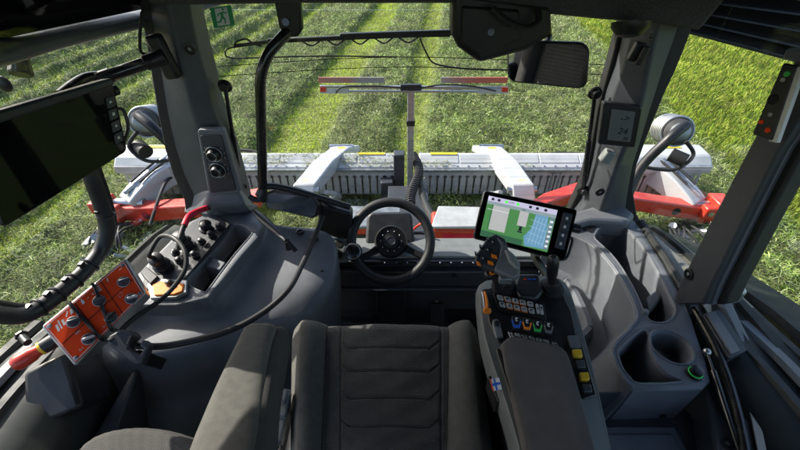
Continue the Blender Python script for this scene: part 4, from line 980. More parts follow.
# wiper motor cover top centre
wc = thing('wiper_motor_cover', 'faceted black cover hanging from the roof left of the small mirror', 'cover', at(490, 30, y=1.1))
m = MB(); m.prism([at(453, -8, y=1.09), at(552, 4, y=1.09), at(553, 36, y=1.09), at(525, 52, y=1.09), at(480, 64, y=1.09), at(458, 48, y=1.09), at(452, 36, y=1.09)], (0, .09, 0)); cv = m.build('cover_shell', BLACK, wc, bevel=.016, bseg=3)
m = MB(); m.prism([at(462, 6, y=1.082), at(520, 10, y=1.082), at(521, 40, y=1.082), at(480, 57, y=1.082), at(461, 43, y=1.082)], (0, .02, 0)); m.build('cover_lid', BLACK, cv, bevel=.006)
m = MB(); m.cyl(at(491, 32, y=1.083), at(491, 32, y=1.077), .009, seg=12); m.build('screw', SATIN, cv)
m = MB(); m.tube([at(492, 8, y=1.05), at(508, 22, y=1.04), at(526, 28, y=1.04), at(538, 22, y=1.05), at(538, 10, y=1.07)], .008); m.build('cover_cable', RUB, cv)
# interior mirror
im = thing('rear_view_mirror', 'rounded rectangular interior mirror below the roof right of centre', 'mirror', at(548, 64, y=.98))
c_ = at(548, 64, d=1.12)
tgt = V((-.10, -.08, .9)); nn = ((CAM-c_).normalized()+(tgt-c_).normalized()).normalized()
Qi = Quad([(507, 40), (590, 43), (587, 90), (507, 82)], d=1.12, n=nn)
m = MB(); m.qbox(Qi, 0, 0, 1, 1, -.022, 0, r=.028); ms = m.build('mirror_shell', BLACK, im, bevel=.006, bseg=3)
m = MB(); m.qbox(Qi, .025, .045, .975, .955, 0, .0015, r=.024); m.build('mirror_face', MIR, ms)
m = MB(); m.tube([Qi.p(.5, .9, -.02), Qi.p(.5, 1.1, -.05), at(545, 18, y=1.1)], .009); m.build('mirror_stalk', BLACK, im)
m = MB(); m.lathe(at(631, 22, y=1.06), (0, -.3, -1), [(0, .045), (.012, .044), (.03, .03), (.036, .01)], seg=24); o = m.build('cabin_lamp_cover', BLACK); tag(o, 'small round black dome under the roof edge at the right pillar', 'dome cover')
# black control strip on the door pillar
ds = thing('door_switch_strip', 'narrow black switch strip with small round buttons on the right door pillar', 'switch strip', at(770, 100, x=.8))
Qs = Quad(None, pts=[at(783, 63, x=.79), at(797, 66, x=.80), at(772, 141, x=.80), at(752, 134, x=.79)])
m = MB(); m.qbox(Qs, 0, 0, 1, 1, -.012, 0, r=.004); sh_ = m.build('strip_body', BLACK, ds, bevel=.003)
m = MB(); m.prism([at(797, 66, x=.802), at(803, 68, x=.802), at(776, 143, x=.802), at(768, 141, x=.802)], (.01, 0, 0)); m.build('pale_edge', WPL, ds, bevel=.002)
for (a, b, r_, mt) in ((.55, .88, .006, GRN), (.45, .8, .005, ZINC), (.35, .53, .011, DRK), (.5, .33, .005, ZINC), (.2, .2, .005, RED2), (.65, .12, .006, RED2)):
    m = MB(); m.qcyl(Qs, a, b, r_, 0, .0022, r_*.85); m.build('strip_button', mt, sh_)
m = MB(); m.prism([at(781, 60, x=.805), at(803, 62, x=.805), at(806, 50, x=.805), at(786, 48, x=.805)], (.03, 0, 0)); m.build('strip_cap', GREY, ds, bevel=.005)
# outer hand rail beyond the door
hr = thing('outer_handrail', 'steel grey tube handrail outside the right door window', 'handrail', at(735, 288, x=.98))
m = MB(); m.tube([at(815, 150, x=.97), at(790, 187, x=.97), at(760, 238, x=.97), at(734, 284, x=.97)], .016, 14); m.build('rail_tube', mat('worn_tube', (.06, .06, .06), .35, metal=.4, var=.4, nscale=40), hr)
m = MB(); p = at(733, 286, x=.965); m.box(p+V((0, 0, -.02)), (.05, .06, .06)); m.build('rail_mount', ALU, hr, bevel=.012)
# work lights on both sides
def worklight(px, py, sx, lab):
    c = at(px, py, y=1.62); w_ = thing('work_light', lab, 'work light', c, 'work lights outside the cab')
    ax = V((sx*.25, 1, -.35)).normalized(); rg = []
    prof = []
    for i in range(9): prof += [(-.07+i*.015, .085-.003*abs(4-i)), (-.07+i*.015+.009, .085-.003*abs(4-i)), (-.07+i*.015+.010, .073), (-.07+i*.015+.0145, .073)]
    m = MB(); m.lathe(c, ax, [(h_, r_*.76) for h_, r_ in [(-.085, .04)]+prof+[(.075, .085), (.08, .075)]], seg=32); b = m.build('lamp_body', mat('lamp_shell', (.10, .10, .10), .4, metal=.2), w_, ang=30)
    for i in range(7):
        m = MB(); m.torus(c+ax*(-.055+i*.019), ax, .065, .0045, seg=36, ms=6); m.build('cooling_rib', ALU, b)
    m = MB(); m.lathe(c, ax, [(-.1, .01), (-.098, .03), (-.09, .04), (-.08, .04)], seg=24); m.build('lamp_reflector', ZINC, b)
    m = MB(); e = c+V((-sx*.17, -.15, -.1)); m.tube([c+V((-sx*.03, -.1, .07)), c+V((-sx*.10, -.14, .03)), e, e+V((-sx*.04, -.05, -.12))], .021, 12); m.build('lamp_bracket', BLACK, w_)
    m = MB(); m.tube([c+V((0, -.11, .0)), c+V((sx*.05, -.13, -.06)), c+V((-sx*.02, -.15, -.12)), c+V((-sx*.16, -.12, -.12))], .008); m.cyl(c+V((-.03, -.1, -.07)), c+V((.02, -.14, -.08)), .03); m.build('lamp_cable', RUB, w_)
worklight(150, 121, -1, 'ribbed round work light beyond the left pillar')
worklight(672, 130, 1, 'ribbed round work light beyond the right pillar')
# ------------------------------------------------------------------ STEERING WHEEL
sw = thing('steering_wheel', 'black steering wheel with spinner knob in front of the rear window', 'steering wheel', at(391, 290, z=.05))
C0 = at(391, 241, d=1.52); N_ = (CAM-C0).normalized(); N_ = (N_+V((0, .0, .12))).normalized()
R_ = 39.5/380*1.52
m = MB(); m.torus(C0, N_, R_, .0195, seg=72, ms=16); m.build('rim', mat('wheel_leather', (.016, .016, .017), .5, bump=.5, bscale=700), sw)
xw = V((1, 0, 0)); xw = (xw-N_*xw.dot(N_)).normalized(); yw = N_.cross(xw)
m = MB(); hubc = C0-N_*.035
m.lathe(hubc, N_, [(-.06, .058), (-.02, .066), (0, .068), (.03, .064), (.036, .060), (.036, .030), (.042, .029), (.044, .022), (.044, .001)], seg=40); hb = m.build('hub', BLACK, sw, ang=40)
m = MB()
for i in range(10):
    t = i*math.pi/5; c_ = hubc+N_*.0362+(xw*math.cos(t)+yw*math.sin(t))*.041; m.box(c_, (.003, .006, .002))
m.build('hub_marks', WPL, hb)
m = MB(); m.lathe(hubc, N_, [(.044, .02), (.047, .019), (.0475, .016), (.0465, .015)], seg=30); m.build('hub_badge', GREY2, hb)
for t in (210, 335):
    d = xw*math.cos(math.radians(t))+yw*math.sin(math.radians(t)); s_ = N_.cross(d)
    a = hubc+d*.05+N_*.01; b = C0+d*(R_-.004)-N_*.004
    m = MB(); m.loft([[a-s_*.018-N_*.01, a+s_*.018-N_*.01, a+s_*.018+N_*.01, a-s_*.018+N_*.01], [a.lerp(b, .5)-s_*.013-N_*.008, a.lerp(b, .5)+s_*.013-N_*.008, a.lerp(b, .5)+s_*.013+N_*.008, a.lerp(b, .5)-s_*.013+N_*.008], [b-s_*.016-N_*.008, b+s_*.016-N_*.008, b+s_*.016+N_*.008, b-s_*.016+N_*.008]])
    m.build('spoke', BLACK, sw, bevel=.005)
kp = C0+(xw*math.cos(math.radians(197))+yw*math.sin(math.radians(197)))*(R_-.004)+N_*.018
m = MB(); m.lathe(kp, N_, [(-.01, .012), (.005, .014), (.008, .030), (.022, .036), (.032, .033), (.037, .024), (.038, .001)], seg=32); kk = m.build('spinner_knob', SATIN, sw)
m = MB(); m.torus(kp+N_*.0325, N_, .029, .0025, seg=32, ms=8); m.build('chrome_ring', STEEL, kk)
m = MB(); Qw = Quad([(367, 212), (412, 211), (417, 266), (364, 268)], d=1.62, n=N_)
m.qbox(Qw, 0, 0, 1, 1, -.08, .0, r=.03); m.build('column_cover', GREY2, sw, bevel=.012, bseg=3)
m = MB(); m.cyl(hubc, hubc-N_*.12, .045, .05); m.bar(Qw.p(.5, .4, -.02), V((C0.x, 1.05, .1)), .13, .1); m.build('column', BLACK, sw, bevel=.01)
m = MB(); m.tube([Qw.p(1, .6, -.03), Qw.p(1.15, .6, -.02), Qw.p(1.4, .55, 0)], .005); m.box(at(352, 243, d=1.65), (.05, .02, .02)); m.build('indicator_stalk', BLACK, sw, bevel=.002)
m = MB(); m.box(at(349, 243, d=1.62), (.04, .012, .018)); m.build('side_reflector', ORG, sw, bevel=.003)
pk = thing('parts_holder', 'grey bracket with two holes between the console and steering wheel', 'bracket', at(338, 255, z=.5))
Qk = Quad([(331, 238), (348, 238), (348, 262), (333, 263)], d=1.5, n=(0, -.6, .8)); m = MB(); m.qbox(Qk, 0, 0, 1, 1, -.02, 0, r=.006); k_ = m.build('bracket_plate', PALE, pk, bevel=.003)
for b in (.75, .3):
    m = MB(); m.qcyl(Qk, .45, b, .014, .0005, .002); m.build('bracket_hole', DRK, k_)
# pedals
pd = thing('brake_pedal', 'wide black pedal with steel arm under the steering wheel', 'pedal', at(380, 318, z=.03))
p = at(392, 318, z=.12); m = MB(); m.box(p, (.09, .02, .08), Matrix.Rotation(-.6, 3, 'X')); m.build('pedal_pad', RUB, pd, bevel=.004)
m = MB(); m.bar(p, p+V((0, .16, .12)), .02, .012); m.build('pedal_arm', ZINC, pd)
pd = thing('throttle_pedal', 'narrow black pedal with steel arm right of the steering column', 'pedal', at(440, 318, z=.03))
p = at(437, 316, z=.14); m = MB(); m.box(p, (.06, .02, .12), Matrix.Rotation(-.6, 3, 'X')); m.build('pedal_pad', RUB, pd, bevel=.004)
m = MB(); m.bar(p, p+V((0, .14, .10)), .016, .012); m.build('pedal_arm', ZINC, pd)
# ------------------------------------------------------------------ RIGHT SIDE CONSOLE
rc = thing('storage_console', 'grey moulded storage console with deep bins and cup holder on the right', 'console', (.75, .8, 0))
arc1 = [(548, 229), (560, 231), (573, 235), (586, 241), (597, 248), (606, 258), (614, 268), (621, 279), (628, 291), (634, 304), (637, 318), (629, 330), (617, 342), (612, 352), (617, 367), (624, 380), (633, 389)]
outer = [(702, 387), (709, 380), (704, 360), (697, 340), (690, 318), (682, 300), (672, 282), (661, 262), (650, 244), (640, 228), (630, 217), (612, 212), (590, 214), (566, 221)]
T = pxpoly(arc1+outer, ZC)
from mathutils.geometry import tessellate_polygon
BIN1 = [(600, 227), (615, 223), (624, 226), (640, 242), (652, 260), (663, 281), (672, 299), (676, 310), (672, 319), (662, 323), (650, 321), (644, 312), (638, 298), (630, 282), (621, 267), (610, 253), (598, 242), (594, 236)]
BIN3 = [(617, 352), (630, 339), (642, 330), (649, 334), (651, 348), (657, 362), (668, 374), (682, 382), (640, 384), (630, 378), (622, 368)]
cc = at(671.5, 346.5, z=ZC)
def offs(P, d):
    """inset a closed loop towards its middle by d"""
    A = sum((P[i].x*P[(i+1) % len(P)].y-P[(i+1) % len(P)].x*P[i].y) for i in range(len(P))); s_ = 1 if A > 0 else -1; out = []
    for i, p in enumerate(P):
        t = (P[(i+1) % len(P)]-P[i-1]); t.z = 0; t.normalize(); out.append(p+V((-t.y, t.x, 0))*d*s_)
    return out
def loop3(pl): return smooth_path(pxpoly(pl+[pl[0]], ZC), 3)[:-1]
H1, H3 = loop3(BIN1), loop3(BIN3); HC = [cc+V((math.cos(k*math.pi/24), math.sin(k*math.pi/24), 0))*.050 for k in range(48)]
loops = [T, offs(H1, -.004), offs(H3, -.004), [cc+(p-cc)*1.08 for p in HC]]
m = MB(); allp = [p for l in loops for p in l]
m.add(allp, [tuple(t) for t in tessellate_polygon(loops)])
def wall(l, steps):
    n = len(l); R = [l]
    for ins, dz in steps: R.append([V((p.x, p.y, ZC+dz)) for p in offs(l, ins)])
    m.loft(R, cap=False)
wall(T, [(-.003, -.002), (-.005, -.006), (-.005, -.18)])
for l, dep in ((loops[1], -.19), (loops[2], -.12), (loops[3], -.075)):
    n0 = len(m.v); wall(l, [(.003, -.001), (.006, -.005), (.008, -.012), (.012, dep+.02), (.020, dep+.004), (.03, dep)])
    fl_ = m.v[-len(l):]; m.add(fl_, [tuple(t) for t in tessellate_polygon([[V(p) for p in fl_]])])
body = m.build('console_body', GREY, rc, ang=50)
def bead(pl, zz=ZC-.001, r_=.0032):  # beads added along the rims to catch thin highlight lines
    m = MB(); P = smooth_path(pxpoly(pl+[pl[0]], zz), 2); m.tube(P, r_, 8, sub=0); m.build('highlight_bead', GREY, rc)
bead(BIN1); bead(BIN3)
m = MB(); m.torus(cc, (0, 0, 1), .0535, .003, seg=48, ms=8); m.build('highlight_bead', GREY, rc)
m = MB(); m.lathe(cc+V((0, 0, -.0745)), (0, 0, 1), [(0, .043), (.003, .043), (.004, .035), (.002, .034)], seg=36); ch = m.build('cup_holder_base', RUB, body)
m = MB(); m.cyl(cc+V((0, 0, -.070)), cc+V((0, 0, -.066)), .033, .032, 32); m.build('lit_cup_pad', PALE, ch)  # pale colour stands for light reaching the cup bottom
for t in (20, 140, 260):
    d = V((math.cos(math.radians(t)), math.sin(math.radians(t)), 0)); m = MB(); m.bar(cc+d*.047+V((0, 0, -.045)), cc+d*.030+V((0, 0, -.055)), .018, .008); m.build('cup_grip', GREY2, body, bevel=.003)
m = MB(); m.prism(pxpoly([(622, 356), (640, 342), (648, 362), (664, 380), (640, 382)], ZC-.114), (0, 0, -.004)); m.build('bin_floor_shade', RUB, body)  # dark sheet that deepens the shade on the bin floor by colour
# inner bin wall between bins: cut-down rim inside the long bin
m = MB(); m.prism(pxpoly([(647, 297), (656, 290), (664, 293), (657, 305), (650, 312)], ZC-.03), (0, 0, -.12)); m.build('bin_rib', GREY, body, bevel=.006)
# stepped trough inside the arc
A1 = smooth_path([at(a, b, z=ZC-.004) for a, b in arc1], 4)
def inset(P, d, z):
    out = []
    for i, p in enumerate(P):
        t = (P[min(i+1, len(P)-1)]-P[max(i-1, 0)]).normalized(); n_ = V((t.y, -t.x, 0))
        q = p+n_*d; out.append(V((q.x, q.y, z)))
    return out
rows = [inset(A1, -.004, ZC-.004), inset(A1, .002, ZC-.02), inset(A1, .01, ZC-.10), inset(A1, .028, ZC-.16), inset(A1, .075, ZC-.165), inset(A1, .09, ZC-.12), inset(A1, .098, ZC-.12), inset(A1, .108, ZC-.14), inset(A1, .125, ZC-.28), inset(A1, .15, .1), inset(A1, .16, .0)]
m = MB(); m.loft(rows, cap=False, closed=False); m.build('console_trough', PALE if False else GREY, rc, solid=.006, ang=50)
m = MB(); m.prism([V((.38, 1.05, .14)), V((.85, 1.05, .14)), V((.85, .40, .14)), V((.42, .40, .14))], (0, 0, -.1)); m.build('trough_floor', BLACK, rc, bevel=.01)
# rear face and lower ledge
m = MB(); y1 = at(660, 388, z=ZC).y
m.prism([V((.44, y1+.02, .48)), V((.80, y1+.02, .48)), V((.86, -.1, .48)), V((.38, -.1, .48))], (0, 0, -.4)); lg = m.build('lower_ledge', GREY2, rc, bevel=.008)
m = MB(); m.box((.60, y1-.16, .487), (.26, .26, .012)); m.box((.60, y1-.16, .494), (.22, .22, .008)); m.build('ledge_lid', GREY, lg, bevel=.004)
m = MB(); m.prism([V((.49, y1+.01, .60)), V((.765, y1+.01, .62)), V((.77, y1+.01, .44)), V((.50, y1+.01, .44))], (0, -.004, 0)); rf = m.build('rear_face', GREY2, rc, bevel=.002)
p = at(662, 414, y=y1); m = MB(); m.lathe(p+V((0, .004, 0)), (0, -1, 0), [(0, .009), (.01, .009), (.012, .006)], seg=16); m.build('screw', BLACK, rf)
m = MB(); m.prism(pxpoly([(704, 384), (722, 380), (745, 440), (752, 480), (722, 480), (712, 430)], .56), (0, 0, -.3)); sb = m.build('side_block', GREY, rc, bevel=.01)
for px, py in ((712, 389), (727, 444)):
    p = at(px, py, z=.56); m = MB(); m.lathe(p, (0, 0, 1), [(0, .014), (.003, .014), (.004, .009), (.001, .008)], seg=20); q = m.build('screw_cap', GREY2, sb); m = MB(); m.cyl(p, p+V((0, 0, .004)), .006, seg=6); m.build('screw', ZINC, q)
# round socket with a lit green ring
sk = at(694, 374, z=ZC); GLOW = mat('green_ring_light', (.02, .5, .08), .4, var=0, emit=(.05, 1, .15), estr=.06)
m = MB(); m.lathe(sk, (0, 0, 1), [(0, .020), (.006, .020), (.008, .017)], seg=28); ps = m.build('power_socket', BLACK, rc)
m = MB(); m.torus(sk+V((0, 0, .008)), (0, 0, 1), .0155, .0012, seg=28, ms=6); m.build('lit_ring', GLOW, ps)
m = MB(); m.lathe(sk+V((0, 0, .008)), (0, 0, 1), [(0, .0145), (.012, .014), (.014, .011), (.0142, .001)], seg=28); m.build('socket_cap', BLACK, ps)
m = MB(); m.prism(pxpoly([(562, 215), (592, 206), (624, 205), (636, 214), (630, 222), (592, 220), (570, 226)], ZC+.03), (0, 0, -.08)); m.build('pillar_foot', GREY, rc, bevel=.015, bseg=3)
m = MB(); q = Quad([(583, 219), (599, 221), (592, 233), (580, 228)], z=ZC+.001); m.qbox(q, 0, 0, 1, 1, 0, .003, r=.006); m.build('blank_cover', BLACK, rc, bevel=.001)
m = MB(); p = at(645, 313, z=ZC-.0); m.cyl(p+V((0, 0, -.005)), p+V((0, 0, .012)), .011, .007); m.build('rim_peg', GREY, rc, bevel=.002)
p = at(603, 338, z=.45); m = MB(); m.lathe(p, (-.6, -.6, .4), [(0, .010), (.004, .010), (.005, .006)], seg=16); m.build('screw', BLACK, rc)
# door sill
dsl = thing('door_sill', 'black and steel door sill strips between the console and the right fender', 'door sill', at(730, 400, z=.6))
m = MB(); m.tube([at(a, b, z=ZC+.005) for a, b in ((694, 308), (702, 322), (716, 348), (728, 378), (738, 412), (746, 450), (752, 490))], .009, 10); m.build('seal_tube', SATIN, dsl)
m = MB(); m.loft([[at(a, b, z=ZC-.02), at(a+9, b-2, z=ZC-.02), at(a+9, b-2, z=ZC-.2), at(a, b, z=ZC-.2)] for a, b in ((700, 300), (712, 322), (728, 350), (742, 385), (751, 420), (758, 455), (764, 500))]); m.build('beige_strip', BEIGE, dsl, bevel=.003)
m = MB(); m.loft([[at(a, b, z=ZC-.03), at(a+11, b-2, z=ZC-.03), at(a+11, b-2, z=ZC-.3), at(a, b, z=ZC-.3)] for a, b in ((690, 306), (701, 326), (716, 354), (728, 386), (738, 420), (746, 455), (752, 500))]); m.build('black_channel', BLACK, dsl)
Qv = Quad([(703, 314), (720, 309), (747, 350), (730, 358)], z=ZC+.02)
m = MB(); m.qbox(Qv, 0, 0, 1, 1, -.1, 0, r=.004); vb = m.build('latch_box', GREY2, dsl, bevel=.004)
m = MB(); m.qbox(Qv, .1, .04, .6, .96, 0, .006, r=.003); m.build('latch_plate', GREY, vb, bevel=.002)
m = MB(); m.prism(pxpoly([(716, 296), (728, 292), (742, 322), (756, 350), (752, 362), (744, 352), (730, 322)], ZC-.0), (0, 0, -.06)); m.build('sill_cover', GREY, dsl, bevel=.008)
g_ = thing('door_gas_strut', 'thin black gas strut lying beside the console at the right door', 'gas strut', at(725, 400, z=ZC))
a = at(707, 352, z=ZC+.01); b = at(740, 452, z=ZC-.01)
m = MB(); m.cyl(a, a.lerp(b, .25), .0035); m.cyl(a.lerp(b, .22), b, .007); m.build('strut_tube', SATIN, g_)
m = MB(); m.ball(a, .010); m.cyl(a, a+V((.01, .0, -.02)), .006); m.build('ball_joint', STEEL, g_)
m = MB(); m.tube([at(a, b, z=ZC+.0) for a, b in ((641, 222), (652, 240), (664, 257), (678, 280), (690, 300))], .014, 10); m.build('window_gasket', RUB, rc)
m = MB(); m.tube([p+V((0, 0, .004)) for p in A1], .0035, 8); m.build('highlight_bead', GREY, rc)
# ------------------------------------------------------------------ ARMREST CONSOLE
ZA = .82
ar = thing('armrest_console', 'driver armrest with brown pad, keypads and coloured paddle switches', 'armrest', (.24, .4, .5))
def zp(px, py): return ZA
base = [(478, 287), (486, 280), (520, 274), (552, 276), (566, 282), (574, 300), (586, 340), (599, 390), (612, 450), (622, 500), (530, 500), (519, 450), (506, 405), (494, 370), (484, 335), (480, 308)]
T = smooth_path(pxpoly(base+[base[0]], ZA-.004), 2)[:-1]
c = sum(T, V((0, 0, 0)))/len(T)
m = MB(); m.loft([[V((c.x+(p.x-c.x)*k, c.y+(p.y-c.y)*k, p.z+dz)) for p in T] for dz, k in ((0, .975), (-.004, 1.0), (-.03, 1.02), (-.07, .98), (-.10, .9))]); ab = m.build('armrest_body', mat('armrest_plastic', (.13, .14, .135), .5, bump=.25, bscale=900, var=.08), ar, ang=50)
m = MB(); m.prism(pxpoly([(484, 289), (522, 280), (560, 286), (572, 312), (580, 350), (574, 352), (498, 342), (489, 322)], ZA), (0, 0, -.012)); m.build('front_panel', BLACK, ar, bevel=.003)
# brown pad
pp = [(500, 348), (506, 342), (516, 341), (552, 349), (562, 354), (568, 366), (580, 408), (594, 460), (602, 500), (532, 500), (522, 450), (512, 405), (503, 372)]
T = smooth_path(pxpoly(pp+[pp[0]], ZA), 2)[:-1]; c = sum(T, V((0, 0, 0)))/len(T)
m = MB(); m.loft([[V((c.x+(p.x-c.x)*k, c.y+(p.y-c.y)*k, p.z+dz)) for p in T] for dz, k in ((-.002, 1), (.012, 1.0), (.019, .975), (.0215, .93), (.0215, .6))]); m.build('arm_pad', BWN, ar, ang=60)
m = MB(); m.tube([at(a, b, z=ZA+.01) for a, b in ((498, 350), (508, 382), (522, 418), (536, 460), (548, 500))], .005, 8); m.build('pad_edge', BLACK, ar)
def quadkeys(Q, rows, cols, par, mt, glyph=True, ga=.12, gb=.16, ring=None, h=.004, skip=()):
    for r in range(rows):
        for c in range(cols):
            if (r, c) in skip: continue
            a0 = (c+ga)/cols; a1 = (c+1-ga)/cols; b1 = 1-(r+gb)/rows; b0 = 1-(r+1-gb)/rows
            rim = ring(r, c) if ring else None
            if rim:
                m = MB(); m.qbox(Q, a0-.012, b0-.03, a1+.012, b1+.03, .0, h*.5, r=.002); m.build('key_ring', rim, par)
            m = MB(); m.qbox(Q, a0, b0, a1, b1, 0, h, r=.0018); k = m.build('key', mt, par, bevel=.0006)
            if glyph:
                m = MB(); ca, cb = (a0+a1)/2, (b0+b1)/2; w = (a1-a0)*.26; hh = (b1-b0)*.25; s = (r*7+c*3) % 4
                if s == 0: m.qpoly(Q, [(ca-w, cb-hh*.3), (ca+w, cb-hh*.3), (ca+w, cb+hh*.3), (ca-w, cb+hh*.3)], h, h+.0004)
                elif s == 1: m.qpoly(Q, [(ca-w, cb-hh), (ca+w, cb), (ca-w, cb+hh)], h, h+.0004)
                elif s == 2: m.qpoly(Q, [(ca-w, cb-hh), (ca, cb-hh), (ca+w, cb+hh), (ca, cb+hh)], h, h+.0004)
                else: m.qpoly(Q, [(ca-w, cb-hh), (ca-w*.3, cb-hh), (ca-w*.3, cb+hh*.2), (ca+w, cb+hh*.2), (ca+w, cb+hh), (ca-w, cb+hh)], h, h+.0004)
                m.build('key_symbol', BLACK, k)
KEY = mat('key_white', (.5, .5, .48), .45, var=.05)
Qk1 = Quad([(494, 294), (543, 304), (545, 319), (499, 309)], z=ZA+.003)
m = MB(); m.qbox(Qk1, -.02, -.1, 1.02, 1.1, -.004, .002, r=.003); kp1 = m.build('keypad', BLACK, ar, bevel=.001)
quadkeys(Quad(None, pts=[Qk1.p(.02, .95, .002), Qk1.p(.8, .95, .002), Qk1.p(.8, .05, .002), Qk1.p(.02, .05, .002)]), 2, 5, kp1, KEY, ring=lambda r, c: ORG if c in (1, 2, 3) else None)
quadkeys(Quad(None, pts=[Qk1.p(.82, .95, .002), Qk1.p(.98, .95, .002), Qk1.p(.98, .05, .002), Qk1.p(.82, .05, .002)]), 1, 2, kp1, KEY)
Qk2 = Quad([(505, 331), (556, 343), (560, 352), (510, 341)], z=ZA+.003)
m = MB(); m.qbox(Qk2, -.02, -.1, 1.02, 1.15, -.004, .002, r=.003); kp2 = m.build('keypad', BLACK, ar, bevel=.001)
quadkeys(Quad(None, pts=[Qk2.p(.15, .98, .002), Qk2.p(.85, .98, .002), Qk2.p(.85, .02, .002), Qk2.p(.15, .02, .002)]), 2, 5, kp2, KEY, ring=lambda r, c: GRN if (r, c) == (0, 4) else None)
for a in (.02, .88):
    quadkeys(Quad(None, pts=[Qk2.p(a, .98, .002), Qk2.p(a+.11, .98, .002), Qk2.p(a+.11, .02, .002), Qk2.p(a, .02, .002)]), 1, 2, kp2, KEY)
# paddle switches
for i, (px, py, mt, nm) in enumerate(((516, 323, BLU, 'blue'), (526.5, 325, ORG, 'orange'), (537, 327, GRN, 'green'), (548, 328.5, GREY, 'grey'))):
    q = Quad([(px-4.6, py-7), (px+4.8, py-5.6), (px+4.2, py+6.5), (px-3.8, py+5.5)], z=ZA+.022)
    m = MB(); m.qpoly(q, [(.05, 1), (.95, 1), (1, .55), (.85, .0), (.15, .0), (0, .55)], -.004, .003); ps = m.build('paddle_switch', BLACK, ar, bevel=.001, label=nm+' rimmed paddle switch')
    m = MB(); m.qpoly(q, [(-.06, .6), (.10, .6), (.22, .22), (.78, .22), (.9, .6), (1.06, .6), (.88, .02), (.12, .02)], .003, .0055); m.build('coloured_rim', mt, ps, bevel=.0005)
    m = MB(); m.prism([q.p(.25, .1, -.004), q.p(.75, .1, -.004), q.p(.75, .5, -.004), q.p(.25, .5, -.004)], (0, 0, -.02)); m.build('switch_stem', BLACK, ps)
    m = MB(); m.qpoly(q, [(.38, .85), (.66, .85), (.66, .78), (.5, .74), (.5, .66), (.64, .62), (.64, .54), (.38, .58)], .003, .0036); m.build('switch_mark', WPL, ps)
# orange throttle slider, thumb wheel
m = MB(); m.prism(pxpoly([(482, 290), (487, 288), (490, 308), (486, 310)], ZA+.012), (0, 0, -.01)); sl_ = m.build('slider_track', BLACK, ar, bevel=.001)
m = MB(); m.tube([at(484.5, 292, z=ZA+.016), at(486.5, 299, z=ZA+.02), at(487, 308, z=ZA+.016)], .0032, 8); m.build('slider_blade', ORG, sl_)
m = MB(); m.tube([at(482, 292, z=ZA+.014), at(483.6, 299, z=ZA+.018), at(484.6, 308, z=ZA+.014)], .0022, 8); m.build('slider_blade', WPL, sl_)
m = MB(); p = at(487, 311, z=ZA+.016); m.box(p, (.018, .011, .012)); m.build('slider_knob', ORG, sl_, bevel=.003)
m = MB(); q = Quad([(491, 321), (499, 320), (503, 338), (496, 339)], z=ZA+.004); m.qpoly(q, [(0, 0), (1, 0), (1, .75), (.8, 1), (.2, 1), (0, .75)], -.003, .006); tw = m.build('sensor_lever', PALE, ar, bevel=.002)
m = MB(); m.cyl(q.p(.5, .7, .006), q.p(.5, .7, .012), .006); m.build('lever_cap', BLACK, tw, bevel=.001)
# right-hand strip with yellow and grey rockers
m = MB(); m.prism(pxpoly([(566, 334), (580, 334), (598, 396), (583, 399)], ZA+.0), (0, 0, -.04)); st_ = m.build('switch_strip', BLACK, ar, bevel=.004)
for i, (px, py, mt) in enumerate(((577, 354, YEL), (580, 365, GREY2), (584, 377, YEL), (586.5, 389, GREY2))):
    q = Quad([(px-5, py-4), (px+4, py-4), (px+5.5, py+3.4), (px-3.5, py+3.6)], z=ZA+.006); m = MB(); m.qpoly(q, [(0, 0), (1, 0), (1, 1), (0, 1)], -.006, .004); m.build('rocker_switch', mt, st_, bevel=.002, label=('yellow' if mt is YEL else 'grey')+' rocker switch')
m = MB(); q = Quad([(567, 336), (578, 336), (581, 348), (571, 349)], z=ZA+.004); m.qbox(q, 0, 0, 1, 1, -.004, .003, r=.003); m.build('blank_switch', GREY, st_, bevel=.001)
# side of the armrest, below
m = MB(); m.prism([at(486, 345, z=.74), at(500, 385, z=.74), at(524, 470, z=.74), at(560, 500, z=.74), at(560, 400, z=.74), at(520, 330, z=.74)], (0, 0, -.35)); m.build('armrest_support', BLACK, ar, bevel=.01)
m = MB(); m.tube([at(505, 420, z=.66), at(512, 440, z=.66), at(516, 470, z=.66)], .006); m.build('support_rail', STEEL, ar)
m = MB(); q = Quad([(488, 376), (493, 375), (503, 400), (498, 402)], z=.79); m.qbox(q, 0, 0, 1, 1, -.05, 0, r=.002); m.build('slide_latch', BLACK, ar, bevel=.002)
# small cross flag on the side
fl = thing('flag_tag', 'tiny white flag with blue cross clipped beside the seat', 'flag', at(496, 384, z=.8))
Qg = Quad([(491, 379), (499, 377.5), (502, 389), (494, 391)], d=.735, n=(-.4, -.5, .8))
m = MB(); m.qbox(Qg, 0, 0, 1, 1, 0, .0015); fw_ = m.build('flag_cloth', WPL, fl)
m = MB(); m.qbox(Qg, .3, 0, .5, 1, .0015, .002); m.qbox(Qg, 0, .42, 1, .62, .0015, .0021); m.build('blue_cross', BLU, fw_)
m = MB(); m.qbox(Qg, -.14, 0, 0, 1, 0, .0018); m.build('red_edge', RED2, fw_)
